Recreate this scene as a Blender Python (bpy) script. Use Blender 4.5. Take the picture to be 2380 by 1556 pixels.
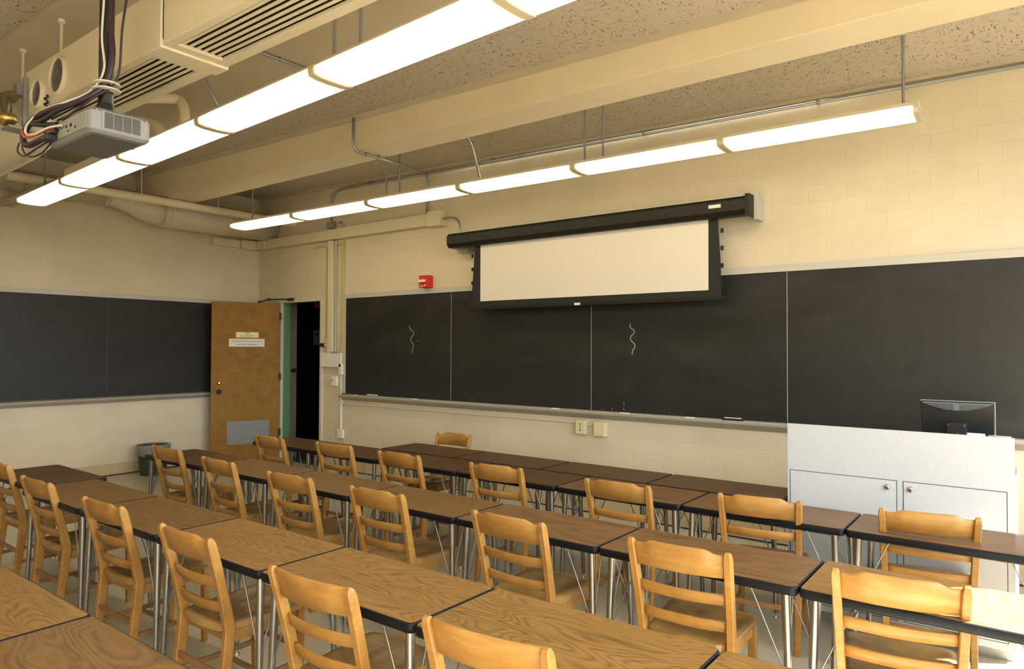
import bpy, bmesh, math, random
from mathutils import Vector, Matrix
random.seed(7)
S = bpy.context.scene
for o in list(bpy.data.objects): bpy.data.objects.remove(o)
COL = S.collection
PI = math.pi

# ---------------------------------------------------------------- camera
def make_camera():
    yaw, pitch, roll, f = 0.6501973, 0.0193517, 0.0039527, 1607.1125
    d = Vector((-math.sin(yaw)*math.cos(pitch), math.cos(yaw)*math.cos(pitch), math.sin(pitch)))
    r = d.cross(Vector((0, 0, 1))).normalized(); u = r.cross(d)
    r2 = r*math.cos(roll)+u*math.sin(roll); u2 = -r*math.sin(roll)+u*math.cos(roll)
    cam = bpy.data.cameras.new('camera'); co = bpy.data.objects.new('camera', cam); COL.objects.link(co)
    cam.sensor_width = 36; cam.lens = f/2380*36; cam.clip_start = .05
    M = Matrix((( r2.x, u2.x, -d.x, 9.64991), (r2.y, u2.y, -d.y, -6.17346), (r2.z, u2.z, -d.z, 1.68754), (0, 0, 0, 1)))
    co.matrix_world = M
    S.camera = co
make_camera()

# ---------------------------------------------------------------- light and exposure
SUN_STRENGTH = 110; SKY_STRENGTH = 12.0; LENS = 6.4; EXPOSURE = 0.08
S.view_settings.view_transform = 'Standard'; S.view_settings.look = 'None'
S.view_settings.gamma = 1; S.view_settings.use_curve_mapping = False
S.view_settings.exposure = EXPOSURE
W = bpy.data.worlds.new('sky'); S.world = W; W.use_nodes = True
nt = W.node_tree; bg = nt.nodes['Background']
tc_ = nt.nodes.new('ShaderNodeTexCoord'); sp_ = nt.nodes.new('ShaderNodeSeparateXYZ'); rp_ = nt.nodes.new('ShaderNodeValToRGB')
nt.links.new(tc_.outputs['Generated'], sp_.inputs[0]); nt.links.new(sp_.outputs[2], rp_.inputs[0]); nt.links.new(rp_.outputs[0], bg.inputs['Color'])
rp_.color_ramp.elements[0].position = 0; rp_.color_ramp.elements[0].color = (.13, .14, .11, 1)
rp_.color_ramp.elements[1].position = .03; rp_.color_ramp.elements[1].color = (.74, .87, 1, 1)
bg.inputs['Strength'].default_value = SKY_STRENGTH
sl = bpy.data.lights.new('sun', 'SUN'); sl.energy = SUN_STRENGTH; sl.angle = .009; sl.color = (1, .97, .92)
so = bpy.data.objects.new('sun', sl); COL.objects.link(so)
so.rotation_euler = Vector((-.80, -.50, -1.22)).to_track_quat('-Z', 'Y').to_euler(); so.location = (13, 2, 6)

# ---------------------------------------------------------------- dimensions of the room
XR = 11.0          # window wall
YB = -8.4          # rear wall
def ceil_z(x): return 3.985-.02*x

# ---------------------------------------------------------------- materials
def mat(name, col, rough=.5, metal=0, spec=.5, emit=None, estr=0):
    m = bpy.data.materials.new(name); m.use_nodes = True
    b = m.node_tree.nodes['Principled BSDF']
    b.inputs['Base Color'].default_value = (*col, 1); b.inputs['Roughness'].default_value = rough
    b.inputs['Metallic'].default_value = metal; b.inputs['Specular IOR Level'].default_value = spec
    if emit: b.inputs['Emission Color'].default_value = (*emit, 1); b.inputs['Emission Strength'].default_value = estr
    return m
class NT:
    def __init__(s, m): s.t = m.node_tree; s.b = s.t.nodes['Principled BSDF']
    def n(s, typ, **kw):
        nd = s.t.nodes.new(typ)
        for k, v in kw.items():
            if k.startswith('i_'):
                key = k[2:].replace('_', ' ')
                nd.inputs[int(key) if key.isdigit() else key].default_value = v
            else: setattr(nd, k, v)
        return nd
    def l(s, a, b): s.t.links.new(a, b)
    def math(s, op, a, b=None, c=None):
        nd = s.n('ShaderNodeMath', operation=op)
        for i, v in enumerate((a, b, c)):
            if v is None: continue
            if isinstance(v, (int, float)): nd.inputs[i].default_value = v
            else: s.l(v, nd.inputs[i])
        return nd.outputs[0]
    def ramp(s, fac, stops):
        r = s.n('ShaderNodeValToRGB'); e = r.color_ramp.elements
        while len(e) < len(stops): e.new(.5)
        for el, (p, c) in zip(e, stops): el.position = p; el.color = (*c, 1)
        s.l(fac, r.inputs[0]); return r.outputs[0]
    def bump(s, h, strength=.3, dist=.01):
        b = s.n('ShaderNodeBump', i_Strength=strength, i_Distance=dist)
        s.l(h, b.inputs['Height']); s.l(b.outputs[0], s.b.inputs['Normal'])
    def pos(s): return s.n('ShaderNodeNewGeometry').outputs['Position']
    def scaled(s, v, sc):
        m = s.n('ShaderNodeVectorMath', operation='MULTIPLY'); s.l(v, m.inputs[0]); m.inputs[1].default_value = sc
        return m.outputs[0]
    def noise(s, v, scale, detail=3, rough=.5, dist=0):
        n = s.n('ShaderNodeTexNoise', i_Scale=scale, i_Detail=detail, i_Roughness=rough, i_Distortion=dist)
        if v is not None: s.l(v, n.inputs['Vector'])
        return n.outputs['Fac']

def block_wall(name, col, axis, ox, oz):
    """painted concrete block; axis 0: wall runs along x, 1: along y"""
    m = mat(name, col, .62); k = NT(m); sep = k.n('ShaderNodeSeparateXYZ'); k.l(k.pos(), sep.inputs[0])
    cmb = k.n('ShaderNodeCombineXYZ')
    k.l(k.math('SUBTRACT', sep.outputs[axis], ox-60*.3005), cmb.inputs[0]); k.l(k.math('SUBTRACT', sep.outputs[2], oz-40*.1424), cmb.inputs[1])
    br = k.n('ShaderNodeTexBrick', i_Scale=1.0, i_Mortar_Size=.0045, i_Mortar_Smooth=.35, i_Brick_Width=.3005, i_Row_Height=.1424)
    br.offset = .5; k.l(cmb.outputs[0], br.inputs['Vector'])
    n1 = k.noise(k.pos(), 70, 3, .6); n2 = k.noise(k.pos(), 1.3, 3, .5); n3 = k.noise(k.pos(), 22, 2, .5)
    br.inputs['Color1'].default_value = (*col, 1)
    br.inputs['Color2'].default_value = (col[0]*.96, col[1]*.96, col[2]*.95, 1)
    br.inputs['Mortar'].default_value = (min(1, col[0]*1.03), min(1, col[1]*1.03), min(1, col[2]*1.0), 1)
    mx = k.n('ShaderNodeMixRGB', blend_type='MULTIPLY'); mx.inputs[0].default_value = 1
    k.l(br.outputs['Color'], mx.inputs[1]); k.l(k.ramp(n2, [(.3, (.93, .93, .92)), (.7, (1.04, 1.04, 1.04))]), mx.inputs[2])
    k.l(mx.outputs[0], k.b.inputs['Base Color'])
    h = k.math('ADD', k.math('MULTIPLY', br.outputs['Fac'], -1.0), k.math('ADD', k.math('MULTIPLY', n1, .7), k.math('MULTIPLY', n3, .35)))
    k.bump(h, .55, .0062)
    return m
CREAM = (.64, .555, .405)
M = {}
M['wall_f'] = block_wall('painted_block_front', CREAM, 0, 8.5547, 2.6427)
M['wall_l'] = block_wall('painted_block_left', CREAM, 1, -2.2, 2.6427)
M['wall_p'] = mat('cream_paint', CREAM, .55)
k = NT(M['wall_p']); k.bump(k.noise(k.pos(), 60, 2), .15, .004)
M['beam'] = mat('painted_concrete', (.68, .57, .38), .6)
k = NT(M['beam']); n = k.noise(k.pos(), 2.0, 4, .6)
k.l(k.ramp(n, [(.3, (.63, .53, .36)), (.7, (.70, .595, .40))]), k.b.inputs['Base Color'])
v = k.n('ShaderNodeTexVoronoi', i_Scale=9.0); k.l(k.pos(), v.inputs['Vector'])
k.bump(k.math('GREATER_THAN', v.outputs['Distance'], .05), .25, .01)
def acoustic():
    m = mat('acoustic_tile', (.52, .46, .36), .85); k = NT(m); p = k.pos()
    sep = k.n('ShaderNodeSeparateXYZ'); k.l(p, sep.inputs[0]); T = .3048
    cx = k.math('FLOOR', k.math('DIVIDE', sep.outputs[0], T)); cy = k.math('FLOOR', k.math('DIVIDE', sep.outputs[1], T))
    par = k.math('ABSOLUTE', k.math('MODULO', k.math('ADD', cx, cy), 2.0))
    a = k.noise(k.scaled(p, (24, 85, 1)), 1, 1.5, .5, .5); b = k.noise(k.scaled(p, (85, 24, 1)), 1, 1.5, .5, .5)
    mixn = k.n('ShaderNodeMix'); k.l(par, mixn.inputs[0]); k.l(a, mixn.inputs[2]); k.l(b, mixn.inputs[3])
    marks = k.ramp(mixn.outputs[0], [(.335, (0, 0, 0)), (.375, (1, 1, 1))])
    fx = k.math('ABSOLUTE', k.math('SUBTRACT', k.math('FRACT', k.math('DIVIDE', sep.outputs[0], T)), .5))
    fy = k.math('ABSOLUTE', k.math('SUBTRACT', k.math('FRACT', k.math('DIVIDE', sep.outputs[1], T)), .5))
    seam = k.math('GREATER_THAN', k.math('MAXIMUM', fx, fy), .494)
    c1 = k.n('ShaderNodeMixRGB'); k.l(marks, c1.inputs[0]); c1.inputs[1].default_value = (.15, .115, .08, 1); c1.inputs[2].default_value = (.48, .42, .325, 1)
    c2 = k.n('ShaderNodeMixRGB'); k.l(k.math('MULTIPLY', seam, .35), c2.inputs[0]); k.l(c1.outputs[0], c2.inputs[1]); c2.inputs[2].default_value = (.25, .21, .15, 1)
    k.l(c2.outputs[0], k.b.inputs['Base Color'])
    return m
M['tile'] = acoustic()
M['plaster'] = mat('smooth_ceiling_plaster', (.50, .43, .31), .7)
k = NT(M['plaster']); k.l(k.ramp(k.noise(k.pos(), 1.6, 4, .6), [(.3, (.47, .40, .28)), (.7, (.53, .455, .325))]), k.b.inputs['Base Color'])
def floor_mat():
    m = mat('vinyl_floor', (.40, .36, .26), .27); k = NT(m); p = k.pos()
    br = k.n('ShaderNodeTexBrick', i_Scale=1.0, i_Mortar_Size=.001, i_Brick_Width=.3048, i_Row_Height=.3048); br.offset = 0
    k.l(k.scaled(p, (1, 1, 1)), br.inputs['Vector'])
    br.inputs['Color1'].default_value = (.45, .405, .30, 1); br.inputs['Color2'].default_value = (.42, .375, .275, 1); br.inputs['Mortar'].default_value = (.30, .27, .19, 1)
    mx = k.n('ShaderNodeMixRGB', blend_type='MULTIPLY'); mx.inputs[0].default_value = 1
    k.l(br.outputs['Color'], mx.inputs[1]); k.l(k.ramp(k.noise(p, 25, 4, .7), [(.3, (.93, .93, .93)), (.7, (1.05, 1.05, 1.05))]), mx.inputs[2])
    k.l(mx.outputs[0], k.b.inputs['Base Color'])
    
    return m
M['floor'] = floor_mat()
M['basetile'] = mat('tan_base_tile', (.50, .40, .24), .3)
k = NT(M['basetile']); sep = k.n('ShaderNodeSeparateXYZ'); k.l(k.pos(), sep.inputs[0])
fr = k.math('FRACT', k.math('DIVIDE', k.math('ADD', sep.outputs[0], sep.outputs[1]), .3048))
c = k.n('ShaderNodeMixRGB'); k.l(k.math('LESS_THAN', fr, .012), c.inputs[0]); c.inputs[1].default_value = (.50, .40, .24, 1); c.inputs[2].default_value = (.30, .23, .13, 1)
k.l(c.outputs[0], k.b.inputs['Base Color'])
def slate():
    m = mat('chalkboard_slate', (.02, .02, .018), .42, 0, .32); k = NT(m); p = k.pos()
    n1 = k.noise(k.scaled(p, (.9, .9, 2.2)), 1.5, 5, .65, .8); n2 = k.noise(k.scaled(p, (3, 3, .5)), 4, 4, .7, .3)
    f = k.math('ADD', k.math('MULTIPLY', n1, .7), k.math('MULTIPLY', n2, .3))
    k.l(k.ramp(f, [(.35, (.015, .0155, .0145)), (.55, (.0205, .021, .020)), (.75, (.033, .034, .032))]), k.b.inputs['Base Color'])
    k.l(k.ramp(n1, [(.3, (.36, .36, .36)), (.7, (.5, .5, .5))]), k.b.inputs['Roughness'])
    return m
M['slate'] = slate()
M['joint'] = mat('pale_joint_strip', (.30, .29, .26), .6)
M['alu'] = mat('grey_painted_trim', (.48, .45, .39), .45)
M['tray'] = mat('chalk_tray_metal', (.36, .32, .25), .5)
M['chalk'] = mat('chalk_white', (.80, .80, .76), .9)
M['faintchalk'] = mat('faint_chalk', (.10, .10, .09), .9)
M['zagchalk'] = mat('chalk_line', (.38, .37, .33), .9)
def laminate(name, c_dark, c_mid, c_light, cath, rough=.42):
    m = mat(name, c_mid, rough, 0, .28); k = NT(m); p = k.pos()
    oi = k.n('ShaderNodeObjectInfo'); off = k.n('ShaderNodeVectorMath', operation='ADD'); k.l(p, off.inputs[0])
    cm = k.n('ShaderNodeCombineXYZ'); k.l(k.math('MULTIPLY', oi.outputs['Random'], 37.0), cm.inputs[0]); k.l(k.math('MULTIPLY', oi.outputs['Random'], 91.0), cm.inputs[1])
    k.l(cm.outputs[0], off.inputs[1]); q = off.outputs[0]
    big = k.noise(k.scaled(q, (1.5, 6.5, 1)), 1, 1.2, .5, .25)
    rings = k.math('FRACT', k.math('MULTIPLY', big, cath))
    tri = k.math('POWER', k.math('MULTIPLY', k.math('ABSOLUTE', k.math('SUBTRACT', rings, .5)), 2.0), .6)
    fine = k.noise(k.scaled(q, (9, 190, 1)), 1, 3, .6)
    fine2 = k.noise(k.scaled(q, (3, 40, 1)), 1, 3, .6)
    f = k.math('ADD', k.math('MULTIPLY', tri, .30), k.math('ADD', k.math('MULTIPLY', fine, .45), k.math('MULTIPLY', fine2, .35)))
    k.l(k.ramp(f, [(.30, c_dark), (.52, c_mid), (.75, c_light)]), k.b.inputs['Base Color'])
    return m
M['oak'] = laminate('oak_laminate', (.075, .034, .008), (.185, .092, .021), (.26, .138, .036), 24)
M['midoak'] = laminate('brown_oak_laminate', (.060, .029, .009), (.135, .068, .019), (.19, .100, .031), 20)
M['walnut'] = laminate('walnut_laminate', (.072, .033, .011), (.128, .063, .023), (.175, .093, .036), 7)
M['darkwal'] = laminate('dark_walnut_laminate', (.040, .020, .008), (.074, .038, .015), (.104, .056, .022), 9, .32)
M['black'] = mat('black_rubber_edge', (.006, .007, .009), .42, 0, .18)
M['chrome'] = mat('brushed_chrome', (.33, .31, .28), .33, 1)
M['chrome2'] = mat('bright_chrome', (.60, .58, .55), .18, 1)
M['rod'] = mat('dull_chrome_rod', (.30, .29, .27), .4, .85)
M['under'] = mat('table_underside', (.10, .085, .065), .7)
def maple(name, a, b, c, rough=.38, spec=.35):
    m = mat(name, b, rough, 0, spec); k = NT(m); tc = k.n('ShaderNodeTexCoord'); p = tc.outputs['Object']
    oi = k.n('ShaderNodeObjectInfo'); off = k.n('ShaderNodeVectorMath', operation='ADD'); k.l(p, off.inputs[0]); k.l(oi.outputs['Random'], off.inputs[1])
    q = off.outputs[0]
    g = k.noise(k.scaled(q, (6, 60, 60)), 1, 3, .55); n = k.noise(q, 7, 4, .6)
    f = k.math('ADD', k.math('MULTIPLY', g, .4), k.math('ADD', k.math('MULTIPLY', n, .6), k.math('MULTIPLY', k.math('SUBTRACT', oi.outputs['Random'], .5), .10)))
    k.l(k.ramp(f, [(.32, a), (.52, b), (.72, c)]), k.b.inputs['Base Color'])
    return m
M['maple'] = maple('honey_maple', (.265, .122, .025), (.345, .168, .037), (.44, .24, .068))
M['seatw'] = maple('worn_seat_wood', (.17, .095, .028), (.33, .19, .060), (.46, .28, .095), .28)
M['stretch'] = maple('dark_stretcher_wood', (.19, .085, .032), (.26, .125, .043), (.34, .18, .068), .38)
M['doorw'] = maple('door_veneer', (.22, .105, .018), (.27, .135, .024), (.31, .165, .034), .55, .15)
M['cream2'] = mat('cream_enamel', (.72, .63, .45), .4)
M['duct'] = mat('painted_duct', (.62, .55, .42), .55)
k = NT(M['duct']); k.bump(k.noise(k.pos(), 5, 3), .25, .02)
M['galv'] = mat('galvanised_conduit', (.40, .40, .38), .42, .75)
M['graymet'] = mat('grey_metal', (.30, .30, .29), .5, .4)
M['raceway'] = mat('raceway_cream', (.66, .58, .40), .5)
M['yellowst'] = mat('yellow_cream_cable_cover', (.50, .43, .17), .5)
M['whitepl'] = mat('white_plastic', (.74, .71, .62), .4)
M['almond'] = mat('almond_plastic', (.62, .55, .33), .4)
M['red'] = mat('red_plastic', (.55, .02, .012), .35)
M['blackm'] = mat('black_metal', (.010, .010, .010), .4)
M['blackf'] = mat('black_fabric', (.012, .012, .010), .8)
M['case'] = mat('dark_case_paint', (.012, .011, .008), .5, 0, .3)
M['screen'] = mat('projection_screen', (.68, .62, .53), .8)
M['brown'] = mat('bronze_metal', (.05, .035, .02), .45, .5)
M['brass'] = mat('brass', (.55, .42, .16), .35, 1)
M['brassy'] = mat('brass_sign', (.50, .40, .16), .4, .3)
M['ink'] = mat('sign_ink', (.05, .04, .03), .7)
M['paper'] = mat('sign_white', (.72, .69, .62), .6)
M['louvre'] = mat('louvre_grey', (.22, .225, .22), .6)
M['green'] = mat('green_door_frame', (.12, .24, .13), .5)
M['framep'] = mat('door_frame_cream', (.60, .54, .42), .4)
def speck():
    m = mat('grey_speckled_laminate', (.58, .59, .59), .45); k = NT(m)
    k.l(k.ramp(k.noise(k.pos(), 160, 2, .7), [(.35, (.44, .46, .47)), (.6, (.49, .51, .52))]), k.b.inputs['Base Color'])
    return m
M['podium'] = speck()
M['gap'] = mat('dark_gap', (.03, .035, .05), .7)
M['silver'] = mat('silver_plastic', (.23, .225, .225), .4, .2)
M['darkgrey'] = mat('dark_grey_plastic', (.10, .095, .085), .6)
M['bluegrey'] = mat('blue_grey_plastic', (.10, .12, .14), .45)
M['glossblack'] = mat('gloss_black', (.004, .005, .005), .3)
M['dark'] = mat('dark_opening', (.015, .013, .012), .9)
M['greenbin'] = mat('olive_bin', (.035, .045, .018), .5)
M['bag'] = mat('clear_bin_liner', (.42, .42, .40), .25); NT(M['bag']).b.inputs['Alpha'].default_value = .45
M['lens'] = mat('lit_diffuser', (.8, .8, .75), .4, 0, .3, (1, .85, .55), LENS)
k = NT(M['lens']); tc = k.n('ShaderNodeTexCoord'); sp = k.n('ShaderNodeSeparateXYZ'); k.l(tc.outputs['Generated'], sp.inputs[0])
e_ = k.math('SUBTRACT', .5, k.math('ABSOLUTE', k.math('SUBTRACT', sp.outputs[0], .5)))     # tubes stop short of the section ends
mr = k.n('ShaderNodeMapRange', interpolation_type='SMOOTHSTEP'); k.l(e_, mr.inputs[0]); mr.inputs[1].default_value = 0; mr.inputs[2].default_value = .075; mr.inputs[3].default_value = .07; mr.inputs[4].default_value = 1
k.l(k.math('MULTIPLY', mr.outputs[0], LENS), k.b.inputs['Emission Strength'])
M['capm'] = mat('diffuser_end_cap', (.55, .47, .33), .6); 
M['redw'] = mat('red_cable', (.45, .06, .04), .5)
M['purple'] = mat('dark_purple_cable', (.030, .012, .022), .4)
M['whitew'] = mat('white_cable', (.62, .58, .48), .5)
M['valve'] = mat('oxidised_valve', (.17, .14, .08), .5, .5)
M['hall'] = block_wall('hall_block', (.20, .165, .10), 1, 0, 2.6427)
M['hallplain'] = mat('hall_unlit_dark', (.03, .032, .03), .7)  # lack of light in the corridor put into a near-black base colour
M['glass'] = mat('window_glass', (1, 1, 1), .02)
t = M['glass'].node_tree; g1 = t.nodes.new('ShaderNodeBsdfTransparent'); g2 = t.nodes.new('ShaderNodeBsdfGlossy'); g2.inputs['Roughness'].default_value = .02
mx = t.nodes.new('ShaderNodeMixShader'); mx.inputs[0].default_value = .06
t.links.new(g1.outputs[0], mx.inputs[1]); t.links.new(g2.outputs[0], mx.inputs[2]); t.links.new(mx.outputs[0], t.nodes['Material Output'].inputs[0])

# ---------------------------------------------------------------- mesh helpers
def BM(): return bmesh.new()
def box(bm, lo, hi, mtx=None):
    x0, y0, z0 = lo; x1, y1, z1 = hi
    v = [bm.verts.new(mtx @ Vector(p) if mtx else p) for p in ((x0,y0,z0),(x1,y0,z0),(x1,y1,z0),(x0,y1,z0),(x0,y0,z1),(x1,y0,z1),(x1,y1,z1),(x0,y1,z1))]
    for f in ((0,3,2,1),(4,5,6,7),(0,1,5,4),(1,2,6,5),(2,3,7,6),(3,0,4,7)): bm.faces.new([v[i] for i in f])
    return bm
def frame_for(d):
    d = Vector(d).normalized(); a = Vector((0, 0, 1)) if abs(d.z) < .9 else Vector((1, 0, 0))
    u = d.cross(a).normalized(); return u, d.cross(u)
def cyl(bm, p0, p1, r0, r1=None, seg=14, caps=True):
    r1 = r0 if r1 is None else r1; p0 = Vector(p0); p1 = Vector(p1); u, w = frame_for(p1-p0)
    A = [bm.verts.new(p0+(u*math.cos(2*PI*i/seg)+w*math.sin(2*PI*i/seg))*r0) for i in range(seg)]
    B = [bm.verts.new(p1+(u*math.cos(2*PI*i/seg)+w*math.sin(2*PI*i/seg))*r1) for i in range(seg)]
    for i in range(seg):
        f = bm.faces.new((A[i], A[(i+1) % seg], B[(i+1) % seg], B[i])); f.smooth = True
    if caps:
        for f in (bm.faces.new(A[::-1]), bm.faces.new(B)):
            for e in f.edges: e.smooth = False
    return bm
def lathe(bm, c, axis, prof, seg=24):
    """prof: list of (distance along axis, radius)"""
    c = Vector(c); ax = Vector(axis).normalized(); u, w = frame_for(ax); R = []
    for t_, r in prof:
        R.append([bm.verts.new(c+ax*t_+(u*math.cos(2*PI*i/seg)+w*math.sin(2*PI*i/seg))*max(r, 1e-4)) for i in range(seg)])
    for a, b in zip(R, R[1:]):
        for i in range(seg):
            f = bm.faces.new((a[i], a[(i+1) % seg], b[(i+1) % seg], b[i])); f.smooth = True
    bm.faces.new(R[0][::-1]); bm.faces.new(R[-1])
    return bm
def smooth_path(pts, n=6, closed=False):
    P = [Vector(p) for p in pts]; out = []
    for i in range(len(P)-1):
        p0 = P[max(i-1, 0)]; p1 = P[i]; p2 = P[i+1]; p3 = P[min(i+2, len(P)-1)]
        for k_ in range(n):
            t_ = k_/n
            out.append(.5*((2*p1)+(-p0+p2)*t_+(2*p0-5*p1+4*p2-p3)*t_*t_+(-p0+3*p1-3*p2+p3)*t_**3))
    out.append(P[-1]); return out
def tube(bm, pts, r, seg=8, rr=None):
    P = [Vector(p) for p in pts]; rings = []; u = None
    for i, p in enumerate(P):
        d = (P[min(i+1, len(P)-1)]-P[max(i-1, 0)]).normalized()
        if u is None: u, w = frame_for(d)
        else:
            u = (u-d*u.dot(d)).normalized(); w = d.cross(u)
        ri = r if rr is None else rr[i]
        rings.append([bm.verts.new(p+(u*math.cos(2*PI*j/seg)+w*math.sin(2*PI*j/seg))*ri) for j in range(seg)])
    for a, b in zip(rings, rings[1:]):
        for j in range(seg):
            f = bm.faces.new((a[j], a[(j+1) % seg], b[(j+1) % seg], b[j])); f.smooth = True
    bm.faces.new(rings[0][::-1]); bm.faces.new(rings[-1]); bm.normal_update()
    bmesh.ops.recalc_face_normals(bm, faces=bm.faces)
    return bm
def bent(pts, rad, n=5):
    """polyline with rounded corners"""
    P = [Vector(p) for p in pts]; out = [P[0]]
    for i in range(1, len(P)-1):
        a = (P[i-1]-P[i]); b = (P[i+1]-P[i]); r = min(rad, a.length*.49, b.length*.49); a.normalize(); b.normalize()
        for k_ in range(n+1):
            t_ = k_/n; out.append((P[i]+a*r)*(1-t_)**2+P[i]*2*t_*(1-t_)+(P[i]+b*r)*t_*t_)
    out.append(P[-1]); return out
def prism(bm, poly, h0, h1, axis='z'):
    def mk(a, b, h): return {'z': (a, b, h), 'y': (a, h, b), 'x': (h, a, b)}[axis]
    A = [bm.verts.new(mk(a, b, h0)) for a, b in poly]; B = [bm.verts.new(mk(a, b, h1)) for a, b in poly]; n = len(poly)
    for i in range(n): bm.faces.new((A[i], A[(i+1) % n], B[(i+1) % n], B[i]))
    bm.faces.new(A[::-1]); bm.faces.new(B); bmesh.ops.recalc_face_normals(bm, faces=bm.faces)
    return bm
def loft(bm, sections, smooth=True, caps=True):
    R = [[bm.verts.new(p) for p in s] for s in sections]; n = len(R[0])
    for a, b in zip(R, R[1:]):
        for i in range(n):
            f = bm.faces.new((a[i], a[(i+1) % n], b[(i+1) % n], b[i])); f.smooth = smooth
    if caps: bm.faces.new(R[0][::-1]); bm.faces.new(R[-1])
    bmesh.ops.recalc_face_normals(bm, faces=bm.faces)
    return bm
def rrect(x0, x1, y0, y1, r, n=5):
    out = []
    for cx, cy, a0 in ((x1-r, y0+r, -90), (x1-r, y1-r, 0), (x0+r, y1-r, 90), (x0+r, y0+r, 180)):
        for i in range(n+1):
            a = math.radians(a0+90*i/n); out.append((cx+r*math.cos(a), cy+r*math.sin(a)))
    return out
def obj(name, bm, m, parent=None, bevel=0, loc=None, label=None):
    me = bpy.data.meshes.new(name); bm.to_mesh(me); bm.free(); me.materials.append(m if not isinstance(m, str) else M[m])
    o = bpy.data.objects.new(name, me); COL.objects.link(o)
    if parent: o.parent = parent
    if loc: o.location = loc
    if bevel:
        b = o.modifiers.new('bevel', 'BEVEL'); b.width = bevel; b.segments = 2; b.limit_method = 'ANGLE'; b.angle_limit = math.radians(40)
        b.harden_normals = False
    if label: o['label'] = label
    return o
def tag(o, label, cat, group=None):
    o['label'] = label; o['category'] = cat
    if group: o['group'] = group
    return o
def thing(name, label, cat, loc=(0, 0, 0), rz=0, group=None):
    o = bpy.data.objects.new(name, None); COL.objects.link(o); o.location = loc; o.rotation_euler = (0, 0, rz); o.empty_display_size = .1
    return tag(o, label, cat, group)
def struct(name, bm, m, parent=None, bevel=0):
    o = obj(name, bm, m, parent, bevel)
    if not parent: o['kind'] = 'structure'
    return o
def dup(root, loc, rz, label, group=None):
    def cp(o, par):
        c_ = o.copy(); COL.objects.link(c_); c_.parent = par
        for ch in list(o.children): cp(ch, c_)
        return c_
    r = cp(root, None); r.location = loc; r.rotation_euler = (0, 0, rz); r['label'] = label
    if group: r['group'] = group
    return r
def text(body, size, m, parent, mtx, name='lettering', align='CENTER'):
    cu = bpy.data.curves.new(name, 'FONT'); cu.body = body; cu.size = size; cu.align_x = align; cu.align_y = 'CENTER'; cu.extrude = .0004
    tmp = bpy.data.objects.new('tmp', cu); COL.objects.link(tmp)
    dg = bpy.context.evaluated_depsgraph_get(); me = bpy.data.meshes.new_from_object(tmp.evaluated_get(dg)); me.name = name
    bpy.data.objects.remove(tmp)
    me.materials.clear(); me.materials.append(M[m]); me.transform(mtx)
    o = bpy.data.objects.new(name, me); COL.objects.link(o); o.parent = parent
    return o
def front_mtx(x, y, z):   # lettering facing -y
    return Matrix.Translation((x, y, z)) @ Matrix.Rotation(PI/2, 4, 'X')

# ================================================================ THE ROOM
DX0, DX1, DZ = .62, 1.55, 2.35      # door opening in the front wall
bm = BM(); box(bm, (-.2, YB-.2, -.1), (XR+.2, 0, 0)); struct('floor', bm, 'floor')
bm = BM(); box(bm, (-.2, 0, 0), (DX0, .14, 4.1)); box(bm, (DX1, 0, 0), (XR+.2, .14, 4.1)); box(bm, (DX0, 0, DZ), (DX1, .14, 4.1))
struct('wall_front', bm, 'wall_f')
bm = BM(); box(bm, (-.2, YB, 0), (0, 0, 4.1)); struct('wall_left', bm, 'wall_l')
bm = BM(); box(bm, (-.2, YB-.2, 0), (XR+.2, YB, 4.1)); struct('wall_rear', bm, 'wall_p')
# window wall
WINS = [(-.72, -.1), (-1.62, -.80), (-3.75, -1.72), (-6.05, -3.95), (-8.2, -6.3)]; WZ0, WZ1 = .85, 3.6
WTOP = {-1.62: 2.7}  # unseen second window: head lowered to keep direct sun off a table row
bm = BM(); box(bm, (XR, YB, 0), (XR+.25, 0, WZ0)); box(bm, (XR, YB, WZ1), (XR+.25, 0, 4.1)); ys = [0]
for a, b in WINS: ys += [b, a]
ys.append(YB)
for i in range(0, len(ys), 2): box(bm, (XR, ys[i+1], WZ0), (XR+.25, ys[i], WZ1))
box(bm, (XR, -1.62, 2.7), (XR+.25, -.80, WZ1))
struct('wall_right', bm, 'wall_p')
for i, (a, b) in enumerate(WINS):
    bm = BM(); x0, x1 = XR+.12, XR+.17; WZ1 = WTOP.get(a, 3.6)
    box(bm, (x0, a, WZ0), (x1, a+.05, WZ1)); box(bm, (x0, b-.05, WZ0), (x1, b, WZ1)); box(bm, (x0, a+.05, WZ0), (x1, b-.05, WZ0+.05)); box(bm, (x0, a+.05, WZ1-.05), (x1, b-.05, WZ1))
    if b-a > 1.2: box(bm, (x0, (a+b)/2-.025, WZ0+.05), (x1, (a+b)/2+.025, WZ1-.05))
    w = struct('window_%d' % (i+1), bm, 'graymet')
    bm = BM(); box(bm, (x0+.02, a+.05, WZ0+.05), (x0+.026, b-.05, WZ1-.05)); obj('window_pane', bm, 'glass', w)
    bm = BM(); box(bm, (XR-.05, a-.05, WZ0-.03), (XR+.12, b+.05, WZ0)); obj('window_sill', bm, 'cream2', w)
    l = bpy.data.lights.new('window_portal', 'AREA'); l.shape = 'RECTANGLE'; l.size = WZ1-WZ0; l.size_y = b-a; l.cycles.is_portal = True
    lo = bpy.data.objects.new('window_portal', l); COL.objects.link(lo); lo.location = (XR+.27, (a+b)/2, (WZ0+WZ1)/2); lo.rotation_euler = (0, PI/2, 0)
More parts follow.
